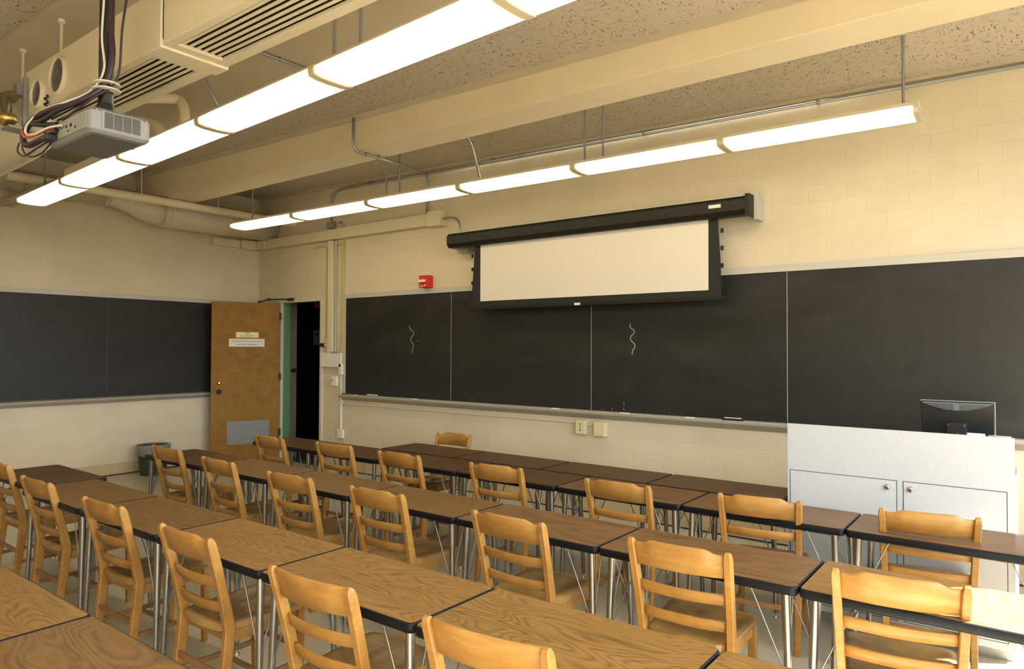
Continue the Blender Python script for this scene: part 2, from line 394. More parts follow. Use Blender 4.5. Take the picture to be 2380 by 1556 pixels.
# ceiling: acoustic tile (slightly sloping) with a smooth plaster strip and one deep beam
def slab(bm, x0, x1, y0, y1, dz0, dz1):
    v = [bm.verts.new(p) for p in ((x0,y0,ceil_z(x0)+dz0),(x1,y0,ceil_z(x1)+dz0),(x1,y1,ceil_z(x1)+dz0),(x0,y1,ceil_z(x0)+dz0),(x0,y0,ceil_z(x0)+dz1),(x1,y0,ceil_z(x1)+dz1),(x1,y1,ceil_z(x1)+dz1),(x0,y1,ceil_z(x0)+dz1))]
    for f in ((0,3,2,1),(4,5,6,7),(0,1,5,4),(1,2,6,5),(2,3,7,6),(3,0,4,7)): bm.faces.new([v[i] for i in f])
bm = BM(); slab(bm, -.2, XR+.25, YB-.2, .2, 0, .25); struct('ceiling', bm, 'tile')
bm = BM(); slab(bm, 1.75, XR, -4.46, -2.72, -.03, 0); struct('ceiling_plaster_strip', bm, 'plaster')
bm = BM()
v = [bm.verts.new(p) for p in ((.02,-1.86,3.57),(XR,-1.86,3.57),(XR,-1.51,3.57),(.02,-1.51,3.57),(.02,-1.86,ceil_z(0)),(XR,-1.86,ceil_z(XR)),(XR,-1.51,ceil_z(XR)),(.02,-1.51,ceil_z(0)))]
for f in ((0,3,2,1),(4,5,6,7),(0,1,5,4),(1,2,6,5),(2,3,7,6),(3,0,4,7)): bm.faces.new([v[i] for i in f])
struct('ceiling_beam', bm, 'beam', bevel=.006)
bm = BM(); slab(bm, .05, XR, -1.885, -1.86, -.05, 0); struct('trim_1', bm, 'plaster')
bm = BM(); slab(bm, .05, XR, -.03, 0, -.03, 0); struct('trim_2', bm, 'plaster')
# tiled base
bm = BM(); box(bm, (DX1+.1, -.012, .012), (XR, 0, .155)); box(bm, (0, -.012, .012), (DX0-.1, 0, .155)); struct('baseboard_front', bm, 'basetile')
bm = BM(); box(bm, (0, YB, .012), (.012, -.012, .155)); struct('baseboard_left', bm, 'basetile')
bm = BM(); box(bm, (DX1+.1, -.018, 0), (XR, 0, .012)); struct('trim_3', bm, 'dark')
bm = BM(); box(bm, (0, YB, 0), (.018, -.012, .012)); struct('trim_4', bm, 'dark')
# corridor beyond the door
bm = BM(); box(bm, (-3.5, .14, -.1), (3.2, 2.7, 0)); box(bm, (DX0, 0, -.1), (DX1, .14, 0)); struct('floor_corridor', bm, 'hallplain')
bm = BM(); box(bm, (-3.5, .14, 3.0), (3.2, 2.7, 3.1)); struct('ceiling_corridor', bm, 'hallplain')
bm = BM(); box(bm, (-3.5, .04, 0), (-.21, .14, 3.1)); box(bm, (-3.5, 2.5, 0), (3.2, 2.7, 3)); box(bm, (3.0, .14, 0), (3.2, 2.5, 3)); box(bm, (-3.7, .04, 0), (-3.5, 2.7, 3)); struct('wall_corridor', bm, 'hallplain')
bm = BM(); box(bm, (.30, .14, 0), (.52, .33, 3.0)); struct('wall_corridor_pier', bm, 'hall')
# door frame
bm = BM()
box(bm, (DX0-.05, -.02, 0), (DX0+.005, .02, DZ+.05)); box(bm, (DX1-.005, -.02, 0), (DX1+.05, .02, DZ+.05)); box(bm, (DX0+.005, -.02, DZ-.005), (DX1-.005, .02, DZ+.05))
fr = struct('door_frame', bm, 'framep', bevel=.003)
bm = BM(); box(bm, (DX0-.001, .02, 0), (DX0+.004, .14, DZ)); box(bm, (DX0+.004, .05, 0), (DX0+.018, .09, DZ)); box(bm, (DX1-.004, .02, 0), (DX1+.001, .14, DZ)); box(bm, (DX0+.004, .02, DZ-.004), (DX1-.004, .14, DZ+.001))
obj('frame_reveal', bm, 'green', fr)

# ---------------------------------------------------------------- door leaf, swung open
A = Vector((.60, -.035)); B = Vector((.225, -.88)); ang = math.atan2(B.y-A.y, B.x-A.x)
door = struct('door_1', box(BM(), (0, -.022, .012), (.94, .022, 2.34)), 'doorw', bevel=.003)
door.location = (A.x, A.y, 0); door.rotation_euler = (0, 0, ang); door['kind'] = 'structure'
# local: +x from the hinge to the latch edge; room side is +y local here
ns = 1
def dface(y): return ns*(.022+y)
bm = BM(); box(bm, (.14, .0222, .27), (.72, .030, .605)); lv = obj('door_grille', bm, 'louvre', door)
bm = BM()
for i in range(20): box(bm, (.15, .030, .285+i*.0158), (.71, .034, .292+i*.0158))
obj('grille_slats', bm, 'louvre', lv)
bm = BM(); lathe(bm, (.83, .022, 1.04), (0, 1, 0), [(0, .033), (.006, .033), (.008, .014), (.03, .014), (.036, .024), (.055, .030), (.068, .022), (.072, .005)]); obj('door_knob', bm, 'brown', door)
bm = BM(); lathe(bm, (.83, .022, 1.165), (0, 1, 0), [(0, .026), (.012, .025), (.015, .01)]); obj('deadbolt', bm, 'brass', door)
for z in (2.145, 1.245, .42):
    bm = BM(); cyl(bm, (0, .022, z-.055), (0, .022, z+.055), .011, seg=10); box(bm, (-.03, .014, z-.05), (.0, .022, z+.05)); obj('hinge', bm, 'brown', door)
bm = BM(); box(bm, (.30, .0222, 1.822), (.61, .027, 1.902)); s1 = obj('room_plate', bm, 'brassy', door, .001, label='brass room plate')
bm = BM(); box(bm, (.215, .0222, 1.69), (.705, .0265, 1.805)); s2 = obj('notice_plate', bm, 'paper', door, .001, label='white notice')
def dm(x, z, y): return Matrix.Translation((x, y, z)) @ Matrix.Rotation(PI, 4, 'Z') @ Matrix.Rotation(PI/2, 4, 'X')
text('2466', .036, 'ink', s1, dm(.455, 1.880, .0276)); text('CLASSROOM', .034, 'ink', s1, dm(.455, 1.845, .0276))
text('DO NOT remove furniture', .037, 'ink', s2, dm(.46, 1.768, .0271)); text('from this classroom.', .037, 'ink', s2, dm(.46, 1.724, .0271))
# overhead door closer arm
t = thing('door_closer', 'dark jointed closer arm above the open wooden door', 'door closer')
bm = BM(); tube(bm, [(.17, -.10, 2.37), (.32, -.07, 2.405), (.55, -.05, 2.405), (.86, -.045, 2.395)], .009); obj('closer_arm', bm, 'brown', t)
bm = BM(); cyl(bm, (.17, -.10, 2.34), (.17, -.10, 2.395), .02); obj('pivot', bm, 'brown', t)
bm = BM(); cyl(bm, (.36, -.066, 2.39), (.36, -.066, 2.43), .022); obj('pivot', bm, 'brown', t)
bm = BM(); box(bm, (.83, -.06, 2.37), (.93, -.0, 2.41)); obj('bracket', bm, 'brown', t)

# ---------------------------------------------------------------- things in the corridor
t = thing('exit_sign', 'red lettered exit sign glimpsed in the dark corridor', 'sign')
bm = BM(); box(bm, (-1.87, 2.44, 2.44), (-1.49, 2.5, 2.62)); obj('sign_box', bm, 'dark', t, .004)
M['exitred'] = mat('exit_red', (.3, .01, .01), .5, emit=(1, .03, .02), estr=.12)
text('EXIT', .17, 'exitred', t, front_mtx(-1.68, 2.438, 2.53))
bm = BM(); box(bm, (-1.96, 2.485, 1.73), (-1.75, 2.499, 2.03)); pn = tag(obj('notice_paper', bm, mat('dim_paper', (.55, .50, .36), .8)), 'pale notice sheet on the dark corridor wall', 'notice')
bm = BM(); box(bm, (-1.92, 2.480, 1.93), (-1.79, 2.4845, 1.96)); obj('printed_heading', bm, 'dark', pn)
bm = BM(); cyl(bm, (.5205, .25, 1.33), (.57, .27, 1.33), .03, seg=12); tag(obj('corridor_knob', bm, 'dark'), 'dark round fitting on the corridor block wall', 'wall fitting')

# ---------------------------------------------------------------- front chalkboard
PX = [2.103+1.9442*i for i in range(5)]; ZB, ZT = 1.052, 2.355
cb = thing('chalkboard', 'long dark chalkboard of four panels on the front wall', 'chalkboard', (PX[0], 0, ZB))
def cpart(name, bm, m, bevel=0, par=None, label=None):
    o = obj(name, bm, m, par or cb, bevel, label=label); o.matrix_parent_inverse = Matrix.Identity(4)
    if par is None: o.location = (-PX[0], 0, -ZB)
    return o
for i in range(4):
    bm = BM(); box(bm, (PX[i]+.003, -.012, ZB), (PX[i+1]-.003, -.001, ZT)); cpart('slate_panel', bm, 'slate')
for i in range(1, 4):
    bm = BM(); box(bm, (PX[i]-.003, -.014, ZB), (PX[i]+.003, -.001, ZT)); cpart('panel_joint', bm, 'joint')
bm = BM(); box(bm, (PX[0]-.035, -.022, ZT), (PX[4]+.035, -.001, ZT+.062)); cpart('top_rail', bm, 'alu', .002)
bm = BM(); box(bm, (PX[0]-.035, -.022, ZB-.01), (PX[0]-.0, -.001, ZT)); cpart('side_rail', bm, 'alu', .002)
bm = BM(); box(bm, (PX[4], -.022, ZB-.01), (PX[4]+.035, -.001, ZT)); cpart('side_rail', bm, 'alu', .002)
bm = BM(); prism(bm, [(-.001, ZB), (-.02, ZB-.006), (-.075, ZB-.012), (-.082, ZB-.006), (-.090, ZB-.012), (-.086, ZB-.034), (-.014, ZB-.085), (-.001, ZB-.085)], PX[0]-.05, PX[4]+.05, 'x'); cpart('chalk_tray', bm, 'tray')
bm = BM(); box(bm, (PX[0]-.04, -.0885, ZB-.013), (PX[4]+.04, -.0865, ZB-.006)); cpart('tray_lip', bm, 'alu')
def chalkline(pts, r, mname):
    bm = BM(); P = smooth_path([(x, -.0122, z) for x, z in pts], 6)
    for a, b in zip(P, P[1:]):
        d = (b-a); 
        if d.length < 1e-5: continue
        n_ = Vector((-d.z, 0, d.x)).normalized()*r
        vs = [bm.verts.new(q+Vector((0, -.0006, 0))) for q in (a-n_, b-n_, b+n_, a+n_)]; bm.faces.new(vs)
    cpart('chalk_mark', bm, mname)
chalkline([(3.348, 1.96), (3.340, 1.938), (3.375, 1.905), (3.417, 1.875), (3.408, 1.845), (3.370, 1.81), (3.357, 1.785), (3.385, 1.75), (3.411, 1.715), (3.405, 1.685), (3.391, 1.655), (3.386, 1.62)], .0045, 'zagchalk')
chalkline([(6.441, 1.931), (6.431, 1.905), (6.455, 1.88), (6.483, 1.86), (6.470, 1.83), (6.440, 1.80), (6.446, 1.765), (6.480, 1.735), (6.487, 1.70), (6.465, 1.67), (6.456, 1.625)], .0045, 'zagchalk')
for i, z in enumerate((1.941, 1.918, 1.893, 1.850, 1.81)): chalkline([(3.466, z), (3.477, z-.006)], .004, 'faintchalk')
chalkline([(3.463, 1.765), (3.475, 1.775), (3.49, 1.762), (3.515, 1.766), (3.53, 1.755)], .005, 'faintchalk')
for (x, z, l_) in ((6.365, 1.15, .03), (6.365, 1.10, .02), (6.366, 1.075, .008), (6.229, 1.085, .02), (6.13, 1.068, .004), (6.62, 1.07, .003), (6.80, 1.075, .004), (6.9, 1.07, .005), (6.85, 1.08, .003), (6.74, 1.082, .003)):
    chalkline([(x, z), (x+.004, z-l_)], .003, 'zagchalk')
# a sash of darker grey panel joint marks ends here; left-wall chalkboard
PY = [-4.144, -2.200, -.262]; LB, LT = 1.032, 2.322
lb = thing('chalkboard', 'dark chalkboard on the left wall, partly behind the open door', 'chalkboard', (0, PY[0], LB))
def lpart(name, bm, m, bevel=0):
    o = obj(name, bm, m, lb, bevel); o.location = (0, -PY[0], -LB)
for i in range(2):
    bm = BM(); box(bm, (.001, PY[i]+.003, LB), (.012, PY[i+1]-.003, LT)); lpart('slate_panel', bm, 'slate')
bm = BM(); box(bm, (.001, PY[1]-.003, LB), (.014, PY[1]+.003, LT)); lpart('panel_joint', bm, mat('dark_joint', (.05, .05, .045), .6))
bm = BM(); box(bm, (.001, PY[0]-.035, LT), (.022, PY[2]+.0, LT+.06)); lpart('top_rail', bm, 'alu', .002)
for y in (PY[0]-.035, PY[2]):
    bm = BM(); box(bm, (.001, y, LB-.01), (.022, y+.035, LT)); lpart('side_rail', bm, 'alu', .002)
bm = BM(); prism(bm, [(.001, LB), (.02, LB-.006), (.075, LB-.012), (.090, LB-.012), (.086, LB-.034), (.014, LB-.08), (.001, LB-.08)], PY[0]-.05, PY[2]+.05, 'y'); lpart('chalk_tray', bm, 'tray')
# eraser and chalk on the tray
def on_tray(name, x0, x1, h, d, m, label, cat, bev=.003, y=-.05, group=None):
    bm = BM(); box(bm, (x0, y-d/2, ZB-.0105), (x1, y+d/2, ZB-.0105+h)); return tag(obj(name, bm, m, None, bev), label, cat, group)
e = on_tray('sponge', 2.09, 2.24, .022, .04, mat('olive_sponge', (.11, .12, .02), .9), 'yellow-green sponge at the left end of the chalk tray', 'sponge', .006)
e = on_tray('eraser', 2.60, 2.79, .018, .045, 'graymet', 'grey felt eraser near the left end of the chalk tray', 'eraser'); bm = BM(); box(bm, (2.605, -.068, ZB+.0078), (2.785, -.032, ZB+.016)); obj('eraser_back', bm, 'chalk', e, .003)
e = on_tray('eraser', 7.385, 7.565, .024, .045, 'blackf', 'black eraser with white top beside the grey console', 'eraser'); bm = BM(); box(bm, (7.40, -.066, ZB+.0138), (7.55, -.036, ZB+.019)); obj('eraser_back', bm, 'chalk', e, .002)
for x0, x1, lab in ((2.385, 2.41, 'tiny chalk stub between sponge and grey eraser on the tray'), (3.448, 3.546, 'white chalk stick under the squiggle of the first panel'), (5.542, 5.635, 'white chalk stick just left of the middle panel joint'), (6.362, 6.462, 'white chalk stick below the right squiggle'), (7.036, 7.129, 'white chalk stick left of the black eraser')):
    bm = BM(); cyl(bm, (x0, -.074, ZB-.0035), (x1, -.074, ZB-.0035), .0055, seg=10); tag(obj('chalk_stick', bm, 'chalk'), lab, 'chalk', 'chalk pieces on the front tray')

# ---------------------------------------------------------------- projection screen
t = thing('projection_screen', 'pull-down projection screen with black borders above the chalkboard', 'projection screen', (5.95, 0, 2.1))
def sp(name, bm, m, bevel=0, label=None):
    o = obj(name, bm, m, t, bevel, label=label); o.location = (-5.95, 0, -2.1); return o
oc = [(-.10, 2.875), (-.14, 2.845), (-.235, 2.845), (-.27, 2.885), (-.27, 2.975), (-.245, 3.005), (-.10, 3.005)]
bm = BM(); prism(bm, oc, 4.20, 7.66, 'x'); sp('screen_case', bm, 'case', .004)
bm = BM(); box(bm, (4.22, -.25, 3.0055), (7.64, -.10, 3.0125)); sp('case_top_strip', bm, 'alu')
bm = BM(); box(bm, (7.66, -.275, 2.84), (7.70, -.02, 3.02)); sp('end_cap', bm, 'case', .004)
bm = BM(); box(bm, (7.70, -.16, 2.81), (7.735, -.001, 3.045)); box(bm, (7.62, -.10, 3.02), (7.70, -.001, 3.045)); sp('wall_bracket', bm, 'alu', .003, 'pale wall bracket')
bm = BM(); box(bm, (4.22, -.12, 2.80), (4.40, -.001, 2.844)); sp('wall_bracket', bm, 'galv', .003)
YS = -.185
bm = BM()
A_ = [(4.565, 2.86), (7.39, 2.86), (7.415, 2.50), (7.425, 2.155), (4.51, 2.155), (4.535, 2.50)]
prism(bm, A_, YS, YS+.003, 'y'); sp('black_border', bm, 'blackf')
bm = BM(); box(bm, (4.645, YS-.0012, 2.212), (7.305, YS-.0002, 2.86)); sp('viewing_surface', bm, 'screen')
bm = BM(); box(bm, (4.47, YS-.012, 2.118), (7.465, YS+.012, 2.154)); sp('bottom_bar', bm, 'case', .003)
bm = BM(); box(bm, (5.90, YS-.014, 2.124), (5.97, YS-.012, 2.148)); sp('pull_tab', bm, 'whitepl')
bm = BM(); box(bm, (7.34, -.272, 2.925), (7.45, -.270, 2.955)); sp('maker_sticker', bm, 'paper')
for sx, sg in ((4.525, -1), (7.43, 1)):
    bm = BM()
    for i in range(4): box(bm, (sx-.012+(.007*sg*(1.5-i)*.0), YS-.006, 2.25+i*.155), (sx+.012, YS+.006, 2.29+i*.155))
    sp('tension_tabs', bm, 'case')

# ---------------------------------------------------------------- fire alarm and small wall boxes
t = thing('fire_alarm', 'red fire alarm horn with white strobe above the chalkboard', 'fire alarm', (3.66, 0, 2.5))
bm = BM(); box(bm, (-.08, -.095, -.075), (.075, -.001, .075)); obj('alarm_box', bm, 'red', t, .006)
bm = BM(); box(bm, (-.055, -.125, -.012), (.04, -.0955, .02)); obj('strobe', bm, 'whitepl', t, .004)
bm = BM(); box(bm, (-.05, -.097, -.062), (-.01, -.0955, -.052)); box(bm, (.01, -.097, -.055), (.04, -.0955, -.045)); obj('alarm_lettering', bm, 'chalk', t)
def wbox(name, x0, x1, z0, z1, d, m, label, cat, bev=.004, group=None, y=0):
    bm = BM(); box(bm, (x0, y-d, z0), (x1, y-.001, z1)); return tag(obj(name, bm, m, None, bev), label, cat, group)
o1 = wbox('outlet_box', 5.83, 5.945, .80, .945, .06, 'almond', 'left surface outlet box under the chalkboard tray', 'outlet', group='outlet boxes under the tray')
bm = BM(); cyl(bm, (5.887, -.062, .905), (5.887, -.0605, .905), .008); cyl(bm, (5.887, -.062, .845), (5.887, -.0605, .845), .008); box(bm, (5.884, -.0615, .86), (5.89, -.0605, .89)); obj('jacks', bm, 'brown', o1)
o2 = wbox('outlet_box', 6.045, 6.17, .795, .94, .06, 'almond', 'right surface outlet box under the chalkboard tray', 'outlet', group='outlet boxes under the tray')
bm = BM(); cyl(bm, (6.105, -.063, .90), (6.105, -.0605, .90), .014); cyl(bm, (6.105, -.063, .84), (6.105, -.0605, .84), .014); obj('sockets', bm, 'almond', o2)
bm = BM(); box(bm, (2.09, -.018, .905), (5.829, -.001, .93)); box(bm, (5.946, -.018, .89), (6.044, -.001, .912)); tag(obj('cable_raceway', bm, 'wall_p', None, .002), 'thin cream raceway running below the front chalkboard tray', 'raceway')
wbox('blank_cover_box', 1.60, 2.045, 1.41, 1.61, .05, 'whitepl', 'wide blank white cover box right of the doorway', 'junction box')
o = wbox('thermostat', 1.83, 1.95, 1.15, 1.285, .04, 'whitepl', 'small white thermostat below the blank cover box', 'thermostat', .01)
bm = BM(); box(bm, (1.835, -.042, 1.222), (1.875, -.0405, 1.23)); obj('slot', bm, 'dark', o)
o = wbox('light_switch', 1.60, 1.70, 1.63, 1.80, .012, 'almond', 'old light switch plate right of the door frame', 'light switch', .002)
bm = BM(); box(bm, (1.585, -.05, 1.69), (1.655, -.0125, 1.745)); obj('switch_cover', bm, 'brown', o, .003)
bm = BM(); box(bm, (1.665, -.035, 1.70), (1.69, -.0125, 1.735)); obj('toggle', bm, 'whitepl', o)
o = wbox('switch_box', 2.0, 2.07, 1.31, 1.46, .05, 'whitepl', 'white switch box beside the left edge of the chalkboard', 'switch box')
bm = BM(); box(bm, (2.02, -.054, 1.37), (2.05, -.0505, 1.40)); obj('rocker', bm, 'whitepl', o, .002)
bm = BM(); box(bm, (2.0, -.02, .56), (2.025, -.001, 1.309)); box(bm, (1.975, -.024, .915), (2.089, -.001, .93)); tag(obj('cable_channel', bm, 'whitepl', None, .003), 'white surface channel dropping from switch box to outlet', 'cable channel')
o = wbox('outlet', 1.955, 2.075, .44, .559, .035, 'whitepl', 'white duplex outlet low on the wall beside the doorway', 'outlet')
bm = BM(); cyl(bm, (1.985, -.0365, .525), (1.985, -.0355, .525), .014); cyl(bm, (1.985, -.0365, .48), (1.985, -.0355, .48), .014); obj('sockets', bm, 'almond', o)
# risers right of the door
bm = BM(); box(bm, (1.745, -.05, 1.612), (1.845, -.001, 3.175)); tag(obj('cable_riser', bm, 'raceway', None, .004), 'broad cream vertical cable riser right of the doorway', 'raceway')
bm = BM(); box(bm, (2.015, -.03, 1.462), (2.065, -.001, 3.175)); tag(obj('cable_riser', bm, 'yellowst', None, .003), 'yellowish vertical cable cover beside the chalkboard', 'raceway')
bm = BM(); cyl(bm, (1.90, -.025, 1.62), (1.90, -.025, 3.175), .010, seg=10); c_ = tag(obj('conduit', bm, 'galv'), 'thin grey vertical conduit between the two cable risers', 'conduit')
bm = BM(); box(bm, (1.84, -.06, 1.6105), (2.0, -.001, 1.622)); obj('conduit_foot', bm, 'graymet', c_)
bm = BM(); box(bm, (1.66, -.016, 1.80), (1.685, -.001, 3.10)); box(bm, (1.40, -.016, 3.10), (2.01, -.001, 3.125)); tag(obj('cable_raceway', bm, 'yellowst', None, .002), 'slim wire mould rising from the light switch', 'raceway')
# wall-mounted wireway along the front wall and around the corner
t = thing('wireway', 'cream wireway running along the front wall under the lamp row', 'wireway', (2, 0, 3.25))
def wp(n_, lo, hi, m='raceway', bev=.004):
    bm = BM(); box(bm, lo, hi); o = obj(n_, bm, m, t, bev); o.location = (-2, 0, -3.25)
wp('wireway_body', (.31, -.10, 3.18), (2.05, -.001, 3.315)); wp('wireway_body', (2.06, -.10, 3.18), (3.72, -.001, 3.325)); wp('end_box', (3.73, -.12, 3.16), (3.95, -.001, 3.345))
wp('corner_box', (.11, -.12, 3.18), (.30, -.001, 3.31)); wp('corner_box', (.001, -.36, 3.175), (.10, -.001, 3.31)); wp('wireway_body', (.001, -.80, 3.18), (.09, -.37, 3.29))
wp('coupling', (2.035, -.104, 3.175), (2.075, -.001, 3.33))

# ---------------------------------------------------------------- ducts and pipes along the left wall
def ring(cx, cy, cz, r, ax, seg=28):
    if ax == 'y': return [(cx+r*math.cos(2*PI*i/seg), cy, cz+r*math.sin(2*PI*i/seg)) for i in range(seg)]
    return [(cx, cy+r*math.cos(2*PI*i/seg), cz+r*math.sin(2*PI*i/seg)) for i in range(seg)]
t = thing('air_duct', 'large round cream duct along the left wall, widening toward the corner', 'duct', (.33, -2, 3.6))
def dp(n_, secs, m='duct'):
    bm = BM(); loft(bm, secs); o = obj(n_, bm, m, t); o.location = (-.33, 2, -3.6)
dp('narrow_section', [ring(.30, YB+.02, 3.60, .13, 'y'), ring(.30, -2.35, 3.60, .13, 'y')])
dp('reducer', [ring(.30, -2.35, 3.60, .13, 'y'), ring(.305, -2.25, 3.592, .132, 'y'), ring(.34, -1.85, 3.488, .178, 'y'), ring(.35, -1.70, 3.47, .185, 'y')])
dp('wide_section', [ring(.35, -1.70, 3.47, .185, 'y'), ring(.35, -.002, 3.48, .185, 'y')])
for y, r, z in ((-1.64, .191, 3.47), (-2.37, .136, 3.60), (-3.25, .136, 3.60), (-.75, .191, 3.475)):
    x_ = .35 if r > .15 else .30
    dp('duct_band', [ring(x_, y-.015, z, r, 'y'), ring(x_, y+.015, z, r, 'y')])
bm = BM(); cyl(bm, (.9, -3.6, 3.515), (.9, -.002, 3.515), .052, seg=20); p_ = tag(obj('insulated_pipe', bm, 'cream2'), 'straight cream pipe crossing below the beam in front of the duct', 'pipe')
for y in (-2.2, -1.2):
    bm = BM(); cyl(bm, (.9, y, 3.567), (.9, y, ceil_z(.9)-.001), .006, seg=8); cyl(bm, (.9, y-.012, 3.515), (.9, y+.012, 3.515), .057, seg=20); obj('pipe_hanger', bm, 'cream2', p_)
bm = BM(); box(bm, (.83, -3.6, 3.568), (.90, -.002, 3.578)); obj('red_brown_strip', bm, mat('rust_strip', (.20, .08, .04), .7), p_)

# ---------------------------------------------------------------- fan-coil unit hanging from the ceiling
UX0, UX1, UY0, UY1, UZ0, UZ1 = 4.30, 9.4, -4.50, -4.155, 3.20, 3.505
t = thing('ventilation_unit', 'long cream ventilation box with slotted underside hanging from ceiling', 'ventilation unit', (6, -4.33, 3.2))
def up(n_, bm, m, bevel=0, label=None):
    o = obj(n_, bm, m, t, bevel, label=label); o.location = (-6, 4.33, -3.2); return o
for (a, b) in ((4.30, 6.04), (6.17, UX1)):
    bm = BM(); box(bm, (a, UY0, UZ0+.02), (b, UY0+.01, UZ1)); box(bm, (a, UY1-.01, UZ0+.02), (b, UY1, UZ1)); box(bm, (a, UY0+.01, UZ1-.01), (b, UY1-.01, UZ1)); box(bm, (a, UY0+.01, UZ0+.02), (a+.01, UY1-.01, UZ1-.01)); box(bm, (b-.01, UY0+.01, UZ0+.02), (b, UY1-.01, UZ1-.01))
    up('casing', bm, 'cream2', .002)
    bm = BM(); y0, y1 = UY0, UY1
    box(bm, (a, y0, UZ0), (b, y0+.045, UZ0+.02)); box(bm, (a, y1-.06, UZ0), (b, y1, UZ0+.02)); box(bm, (a, y0+.045, UZ0), (a+.06, y1-.06, UZ0+.02)); box(bm, (b-.06, y0+.045, UZ0), (b, y1-.06, UZ0+.02))
    up('louvre_frame', bm, 'cream2', .002)
    bm = BM(); box(bm, (a+.011, y0+.011, UZ0+.032), (b-.011, y1-.011, UZ0+.038)); up('dark_interior', bm, 'dark')
    for i in range(6):
        yc = y0+.070+i*.0372
        bm = BM(); mt = Matrix.Translation(((a+b)/2, yc, UZ0+.014)) @ Matrix.Rotation(math.radians(4), 4, 'X')
        box(bm, (-(b-a)/2+.061, -.0098, -.002), ((b-a)/2-.061, .0098, .002), mt); up('louvre_blade', bm, 'cream2')
bm = BM(); box(bm, (6.041, UY0-.012, UZ0-.012), (6.169, UY1+.012, UZ1+.004)); up('joint_cover', bm, 'cream2', .006)
bm = BM(); box(bm, (6.172, UY0-.002, UZ0+.03), (6.178, UY0, UZ1-.02)); up('panel_gap', bm, 'dark')
for cx, cz, r in ((4.87, 3.352, .115), (4.54, 3.312, .092)):
    bm = BM(); n = 36
    R1 = [(r+.004, 0), (r+.002, .018), (r-.006, .024), (r-.013, .018), (r-.013, .010)]; secs = []
    for i in range(n):
        a = 2*PI*i/n; secs.append([(cx+q*math.cos(a), UY0-d_, cz+q*math.sin(a)) for q, d_ in R1])
    secs.append(secs[0]); vs = [[bm.verts.new(p) for p in s] for s in secs[:-1]]
    for i in range(n):
        a, b = vs[i], vs[(i+1) % n]
        for j in range(len(R1)-1): f = bm.faces.new((a[j], b[j], b[j+1], a[j+1])); f.smooth = True
    bmesh.ops.recalc_face_normals(bm, faces=bm.faces)
    g = up('gauge_ring', bm, 'cream2')
    bm = BM(); cyl(bm, (cx, UY0-.011, cz), (cx, UY0-.002, cz), r-.012, seg=36); o = obj('gauge_face', bm, mat('dark_gauge_glass', (.10, .09, .08), .15), g)
    bm = BM(); box(bm, (cx-.006, UY0-.017, cz-.04), (cx+.006, UY0-.0145, cz+.04), Matrix.Translation((cx, 0, cz)) @ Matrix.Rotation(.6, 4, 'Y') @ Matrix.Translation((-cx, 0, -cz))); obj('gauge_needle', bm, 'chrome2', g)
for x, y in ((4.49, -4.36), (3.70, -4.33)):
    bm = BM(); cyl(bm, (x, y, 3.50 if x > 4.3 else 3.40), (x, y, ceil_z(x)-.031), .009, seg=10); cyl(bm, (x, y, ceil_z(x)-.055), (x, y, ceil_z(x)-.031), .022, seg=12); up('hanger_rod', bm, 'cream2')
for x in (6.9, 8.6):
    bm = BM(); cyl(bm, (x, -4.33, 3.50), (x, -4.33, ceil_z(x)-.031), .009, seg=10); up('hanger_rod', bm, 'cream2')
# round duct leaving the unit
t = thing('air_duct', 'fat round cream duct leaving the left end of the ventilation unit', 'duct', (4.2, -4.33, 3.3))
bm = BM(); P = [ring(4.299, -4.33, 3.30, .13, 'x'), ring(4.22, -4.33, 3.28, .155, 'x'), ring(3.6, -4.33, 3.235, .178, 'x'), ring(2.2, -4.33, 3.20, .18, 'x'), ring(.62, -4.33, 3.20, .18, 'x')]
loft(bm, P); o = obj('duct_body', bm, 'duct', t); o.location = (-4.2, 4.33, -3.3)
bm = BM(); loft(bm, [ring(4.18, -4.33, 3.276, .163, 'x'), ring(4.15, -4.33, 3.274, .165, 'x')]); o = obj('duct_band', bm, 'duct', t); o.location = (-4.2, 4.33, -3.3)
bm = BM(); tube(bm, bent([(.66, -4.33, 3.20), (.30, -4.33, 3.20), (.30, -4.33, 3.49)], .3, 8), .12, 20); o = obj('duct_elbow', bm, 'duct', t); o.location = (-4.2, 4.33, -3.3)
# damper actuator on a grey bracket with a brass valve
t = thing('valve_assembly', 'brass and grey control valve bracketed to the end of the ventilation unit', 'valve', (4.4, -4.6, 3.2))
def vp(n_, bm, m, bevel=0):
    o = obj(n_, bm, m, t, bevel); o.location = (-4.4, 4.6, -3.2)
bm = BM(); box(bm, (4.34, -4.53, 3.09), (4.36, -4.502, 3.46)); box(bm, (4.33, -4.64, 3.08), (4.47, -4.503, 3.095)); box(bm, (4.26, -4.56, 3.34), (4.335, -4.503, 3.42)); vp('bracket', bm, 'graymet', .002)
bm = BM(); lathe(bm, (4.36, -4.62, 3.165), (0, 0, -1), [(-.03, .03), (-.02, .055), (.02, .06), (.03, .05), (.05, .035), (.055, .01)]); vp('valve_body', bm, 'brass')
bm = BM(); lathe(bm, (4.24, -4.62, 3.30), (-1, -.1, -.1), [(-.02, .02), (-.01, .055), (.02, .058), (.035, .04), (.04, .01)]); vp('brass_cap', bm, 'brass')
bm = BM(); cyl(bm, (4.38, -4.60, 3.30), (4.26, -4.62, 3.30), .040, seg=16); cyl(bm, (4.33, -4.62, 3.32), (4.36, -4.62, 3.19), .030, seg=14); tube(bm, smooth_path([(4.40, -4.62, 3.28), (4.44, -4.63, 3.24), (4.42, -4.63, 3.18), (4.38, -4.62, 3.15)]), .012); vp('actuator', bm, 'valve')
bm = BM(); P = []
for i in range(60):
    a = i*.75; P.append((4.72+.008*math.cos(a), -4.52+.008*math.sin(a), 3.24-.0042*i+.02))
